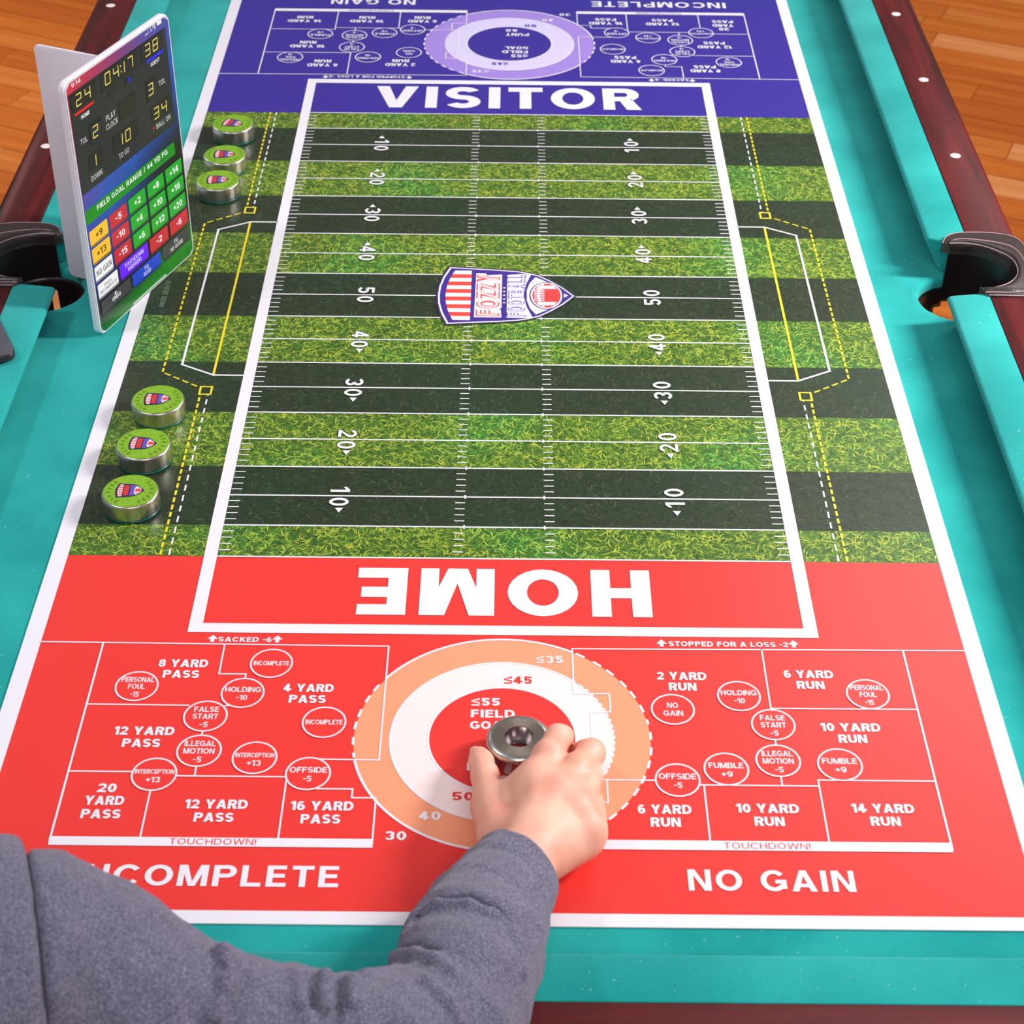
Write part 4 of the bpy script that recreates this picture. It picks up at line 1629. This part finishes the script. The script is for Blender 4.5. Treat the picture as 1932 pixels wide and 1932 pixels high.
PINKY = [((6.7, -38.3, 3.1), 1.6), ((7.05, -36.4, 2.8), 1.35), ((7.15, -34.6, 2.1), 1.2), ((6.8, -33.3, 1.2), 0.88), ((6.2, -32.9, 0.85), 0.68)]
WRIST = (1.5, -43.2, 4.4)
FA = [((1.12, -44.15, 4.7), 3.6), ((0.19, -46.37, 5.0), 3.75), ((-1.09, -50.09, 6.0), 4.5), ((-2.05, -54.43, 7.6), 5.0), ((-2.82, -59.47, 9.6), 4.9), ((-3.68, -63.92, 10.6), 4.7)]
UA = [((-3.68, -63.92, 10.6), 4.7), ((-8.25, -67.36, 13.0), 5.0), ((-13.51, -68.29, 14.5), 5.3), ((-18.04, -68.64, 16.0), 5.6), ((-22.68, -68.95, 18.5), 6.1)]
SHD = [((-22.68, -68.95, 18.5), 6.1), ((-26.23, -68.15, 20.0), 7.35), ((-28.65, -68.35, 21.0), 8.6)]
TOR = [((-29.28, -68.05, 20.5), 9.45), ((-35.21, -70.01, 20.0), 10.8), ((-44, -79, 12), 12.5), ((-50, -90, -8), 14)]


def table_box(P, y1):
    """negative inside the rail and cushion that the arm rests on"""
    return np.maximum(P[..., 2] - 4.36, np.maximum(P[..., 1] - y1, -62.7 - P[..., 1]))


def hand_sdf(P):
    d = chain(P, [(WRIST, 2.5), ((2.4, -40.2, 4.1), 2.3)], 1.0)
    # metacarpals fan out from the wrist
    for j, s, w in ((INDEX[0], 1.55, (2.0, -41.2, 4.3)), (MIDDLE[0], 1.6, (2.6, -41.4, 4.3)), (RING[0], 1.5, (3.0, -41.2, 4.0)), (PINKY[0], 1.5, (3.6, -40.9, 3.4))):
        d = smin(d, rc(P, w, j[0], 1.75, s), 1.3)
    # heel of the hand and thumb base
    d = smin(d, rc(P, (3.4, -41.4, 2.8), (6.3, -39.0, 2.5), 1.5, 1.65), 1.3)
    th = chain(P, THUMB, 0.6)
    d = smin(d, th, 1.0)
    # web between thumb and index
    d = smin(d, rc(P, (-0.3, -35.6, 3.1), (2.4, -33.9, 4.2), 1.2, 1.3), 1.6)
    fs = None
    for fgr in (INDEX, MIDDLE, RING, PINKY):
        e = chain(P, fgr, 0.7)
        fs = e if fs is None else smin(fs, e, 0.2)
    # webbing between the finger roots
    for a, b in ((INDEX, MIDDLE), (MIDDLE, RING), (RING, PINKY)):
        m = (np.array(a[0][0]) * 0.5 + np.array(a[1][0]) * 0.5 + np.array(b[0][0]) * 0.5 + np.array(b[1][0]) * 0.5) / 2
        fs = smin(fs, np.linalg.norm(P - m.astype(np.float32), axis=-1) - 1.15, 0.7)
    d = smin(d, fs, 1.0)
    # the back of the hand is one smooth plate from knuckle to knuckle
    for a, b, r in ((INDEX[0][0], MIDDLE[0][0], 1.55), (MIDDLE[0][0], RING[0][0], 1.55), (RING[0][0], PINKY[0][0], 1.45)):
        d = smin(d, rc(P, a, b, r, r), 0.8)
    d = smin(d, rc(P, (2.4, -40.6, 4.5), (3.5, -36.2, 4.9), 1.5, 1.3), 1.0)
    # two faint tendons
    for c in (INDEX[0], MIDDLE[0]):
        q = np.array(c[0]) + np.array((0.1, 0.2, c[1] - 0.2))
        w = np.array((2.5, -41.0, 5.9))
        d = smin(d, rc(P, w + (q - w) * 0.5, q, 0.15, 0.25), 0.9)
    # the arm inside the sleeve
    arm = [(WRIST, 2.45)] + [(c, r * 0.66) for c, r in FA[1:]] + [(c, r * 0.66) for c, r in UA[1:3]]
    d = smin(d, chain(P, arm, 1.0), 0.8)
    d = np.maximum(d, -table_box(P, -50.8) + 0.15)
    return np.maximum(d, 0.12 - P[..., 2])
#ENDHAND


skin = new_mat('skin', lin((238, 172, 146)), 0.5, Subsurface_Weight=0.12, Subsurface_Scale=0.01)
skin.node_tree.nodes['Principled BSDF'].inputs['Subsurface Radius'].default_value = (1.0, 0.35, 0.2)
_n, _l, _b = nodes(skin)
_t = add(skin, 'ShaderNodeTexNoise', Scale=28.0, Detail=4.0)
_l.new(coords(skin), _t.inputs['Vector'])
_r = ramp(skin, [(0.35, lin((238, 164, 140))), (0.65, lin((246, 188, 162)))])
_l.new(_t.outputs[0], _r.inputs[0])
_l.new(_r.outputs[0], _b.inputs['Base Color'])
_v = add(skin, 'ShaderNodeTexVoronoi', Scale=750.0)
_l.new(coords(skin), _v.inputs['Vector'])
_bp = add(skin, 'ShaderNodeBump', Strength=0.12, Distance=0.0006)
_l.new(_v.outputs[0], _bp.inputs['Height'])
_l.new(_bp.outputs[0], _b.inputs['Normal'])

person = Thing('person', 'person in a heather grey long-sleeved top reaching over the rail to grip a steel puck', 'person', (-30, -64, 4.2))
G, org = grid((-17, -73, -0.3), (9.6, -24.5, 18), 0.17)
# only evaluate near the arm: two blocks keep it light
D = hand_sdf(G)
V, Q = surface_nets(D, org, 0.17)
body = fast_mesh('body', (V - person.org) * S, Q, skin)
body.parent = person.o
sm = body.modifiers.new('smooth', 'SMOOTH')
sm.factor = 0.5
sm.iterations = 9
del D, G


def nail(c, along, up, w, l):
    c, a, u = (np.array(q, float) for q in (c, along, up))
    a /= np.linalg.norm(a)
    u -= a * (u @ a)
    u /= np.linalg.norm(u)
    s_ = np.cross(a, u)
    v, f = [], []
    n, m = 8, 8
    for i in range(n + 1):
        for j in range(m + 1):
            p, q = i / n * 2 - 1, j / m * 2 - 1
            ww = w * math.sqrt(max(0, 1 - abs(p) ** 5)) if p > 0 else w * (1 - 0.12 * abs(p))
            v.append(c + a * p * l + s_ * q * ww + u * (-(q * q) * w * 0.5 - 0.05 * p * p))
    for i in range(n):
        for j in range(m):
            b = i * (m + 1) + j
            f.append((b, b + 1, b + m + 2, b + m + 1))
    return v, f


NAIL = new_mat('nail', lin((248, 196, 186)), 0.3)
for tip, prev, r, up in ((THUMB[-1], THUMB[-2], 0.5, (-0.75, 0.1, 0.75)), (INDEX[-1], INDEX[-2], 0.42, (0.5, 0.9, 0.2)), (MIDDLE[-1], MIDDLE[-2], 0.45, (0.5, 0.9, 0.2)),
                         (RING[-1], RING[-2], 0.42, (0.5, 0.8, 0.3)), (PINKY[-1], PINKY[-2], 0.36, (0.5, 0.8, 0.3))):
    a = np.array(tip[0]) - np.array(prev[0])
    a /= np.linalg.norm(a)
    u = np.array(up, float)
    u -= a * (u @ a)
    u /= np.linalg.norm(u)
    vv, ff = nail(np.array(tip[0]) + u * (tip[1] * 0.99) + a * 0.1, a, u, r, r * 1.15)
    person.part('fingernail', vv, ff, NAIL, smooth=True, parent=body)

#SLEEVE
CUFF = np.array((1.35, -43.75, 4.65))
AXIS = np.array((0.52, 0.85, -0.12))
AXIS /= np.linalg.norm(AXIS)
RIDGES = [
    ([(-6.57, -56.32, 11.76), (-5.94, -54.24, 11.42), (-4.47, -54.06, 12.47), (-2.29, -54.6, 13.15), (-0.58, -55.33, 13.02), (0.72, -56.35, 12.53), (1.46, -57.67, 12.18), (1.6, -59.77, 12.33)], 0.34),
    ([(-7.31, -58.26, 11.94), (-5.78, -59.58, 14.0), (-4.34, -60.64, 14.85), (-3.2, -62.04, 15.3)], 0.36),
    ([(-8.67, -64.13, 17.39), (-6.96, -61.1, 13.9), (-4.76, -63.6, 16.12), (-3.37, -65.1, 15.97), (-2.56, -66.2, 15.37)], 0.42),
    ([(2.95, -47.6, 8.07), (3.16, -49.96, 8.16), (2.78, -53.95, 9.71), (2.19, -56.84, 10.64)], 0.28),
    ([(-12.61, -65.79, 19.2), (-12.24, -68.21, 19.9)], 0.55), ([(-11.0, -65.4, 18.9), (-10.7, -68.2, 19.5)], 0.5), ([(-17.0, -66.4, 22.6), (-16.4, -69.0, 22.4), (-17.0, -71, 22.2)], 0.5),
    ([(-9.4, -65.18, 18.2), (-9.1, -67.3, 18.8)], 0.45)]
GROOVES = [
    ([(-18.11, -66.39, 23.84), (-17.33, -67.48, 23.4), (-16.85, -67.99, 22.99)], 0.2), ([(-15.72, -67.07, 21.59), (-15.7, -68.9, 21.89), (-16.12, -70.59, 21.97)], 0.18),
    ([(-11.9, -65.79, 19.5), (-11.54, -68.21, 19.82)], 0.28), ([(-10.27, -65.18, 18.6), (-10.04, -66.88, 19.05), (-10.19, -69.11, 19.15)], 0.28),
    ([(-6.3, -55.0, 11.3), (-4.5, -53.45, 12.1), (-2.2, -53.9, 12.8), (-0.4, -54.6, 12.7), (1.1, -55.8, 12.2)], 0.16),
    ([(-6.9, -57.6, 11.9), (-5.7, -58.9, 13.7), (-4.2, -59.9, 14.4)], 0.16),
    ([(-1.76, -45.58, 8.67), (-0.44, -45.35, 8.9), (1.16, -46.25, 9.04), (2.27, -47.42, 8.74), (2.97, -48.81, 8.29), (3.24, -49.81, 7.98)], 0.07)]
SA, SB, SC = np.array((-27.7, -66.64, 29.7)), np.array((-25.52, -74.72, 26.43)), np.array((-29.0, -70.0, 10.0))
SN = np.cross(SB - SA, SC - SA)
SN /= np.linalg.norm(SN)
if SN[0] < 0:
    SN = -SN


def sleeve_sdf(P):
    d = smin(chain(P, FA, 1.2), chain(P, UA, 1.5), 1.2)
    d = smin(d, chain(P, SHD, 2.0), 2.0)
    band = np.abs(d) < 1.6
    Q = P[band]
    e = d[band]
    x, y, z = Q[:, 0], Q[:, 1], Q[:, 2]
    e = e + 0.07 * np.sin(0.9 * x + 1.9 * y + 0.6 * np.sin(z)) * np.sin(0.5 * y - 0.7 * z + 0.4 * x) + 0.04 * np.sin(2.3 * x - 1.1 * y + z)
    # gathered wrinkles of the forearm and inside the elbow
    lower = np.clip((y + 50) / -4, 0, 1) * np.clip((x + 9) / 3, 0, 1)
    ph = 2.1 * (0.42 * x - 0.75 * y + 0.5 * z) + 1.4 * np.sin(0.5 * x + 0.3 * z) + 0.8 * np.sin(0.9 * z)
    e = e - 0.17 * lower * np.maximum(0, np.sin(ph)) ** 2 * (0.55 + 0.45 * np.sin(0.7 * x - 0.4 * z))
    upper = np.clip((-x - 7) / 3, 0, 1) * np.clip((x + 22) / 5, 0, 1)
    e = e - 0.2 * upper * np.maximum(0, np.sin(1.7 * x + 0.5 * y + 0.9 * np.sin(0.6 * z))) ** 2
    for pts, r in RIDGES:
        for a, b in zip(pts[:-1], pts[1:]):
            e = smin(e, rc(Q, a, b, r * 1.15, r * 1.15), 0.5)
    for pts, r in GROOVES:
        for a, b in zip(pts[:-1], pts[1:]):
            e = smax(e, -rc(Q, a, b, r * (1.3 if r > 0.1 else 1.0), r * (1.3 if r > 0.1 else 1.0)), 0.4 if r > 0.1 else 0.2)
    d[band] = e
    # open the cuff, rest on the rail, stop at the shoulder seam
    cut = (P - CUFF.astype(np.float32)) @ AXIS.astype(np.float32)
    inner = rc(P, CUFF - AXIS * 2.5, CUFF + AXIS * 4, 3.2, 3.25)
    d = smax(d, cut, 0.25)
    d = np.maximum(d, -inner)
    d = smax(d, -table_box(P, -50.6), 0.5)
    seam = (P - SA.astype(np.float32)) @ SN.astype(np.float32)
    return smax(d, -seam, 0.7)


def torso_sdf(P):
    d = chain(P, TOR, 3.0)
    seam = (P - SA.astype(np.float32)) @ SN.astype(np.float32)
    d = smax(d, seam, 0.7)
    return smax(d, -table_box(P, -40.0), 0.8)
#ENDSLEEVE


knit = new_mat('heather_grey_knit', lin((92, 92, 112)), 0.95, Specular_IOR_Level=0.15)
_n, _l, _b = nodes(knit)
_t = add(knit, 'ShaderNodeTexNoise', Scale=650.0, Detail=3.0, Roughness=0.7)
_l.new(coords(knit), _t.inputs['Vector'])
_r = ramp(knit, [(0.32, lin((74, 72, 92))), (0.5, lin((106, 102, 122))), (0.72, lin((156, 152, 172)))])
_l.new(_t.outputs[0], _r.inputs[0])
_l.new(_r.outputs[0], _b.inputs['Base Color'])
_bp = add(knit, 'ShaderNodeBump', Strength=0.5, Distance=0.0012)
_l.new(_t.outputs[0], _bp.inputs['Height'])
_l.new(_bp.outputs[0], _b.inputs['Normal'])
_b.inputs['Sheen Weight'].default_value = 0.2

h_ = 0.55
G, org = grid((-66, -106, -24), (-22, -55, 33), h_)
D = torso_sdf(G)
V, Q = surface_nets(D, org, h_)
shirt = fast_mesh('sweatshirt', (V - person.org) * S, Q, knit)
shirt.parent = person.o
sm = shirt.modifiers.new('smooth', 'SMOOTH')
sm.factor = 0.5
sm.iterations = 3
h_ = 0.2
G, org = grid((-33, -79, 0.4), (6.5, -39.5, 31), h_)
D = sleeve_sdf(G)
V, Q = surface_nets(D, org, h_)
slv = fast_mesh('sleeve', (V - person.org) * S, Q, knit)
slv.parent = shirt
sm = slv.modifiers.new('smooth', 'SMOOTH')
sm.factor = 0.5
sm.iterations = 1
del D, G
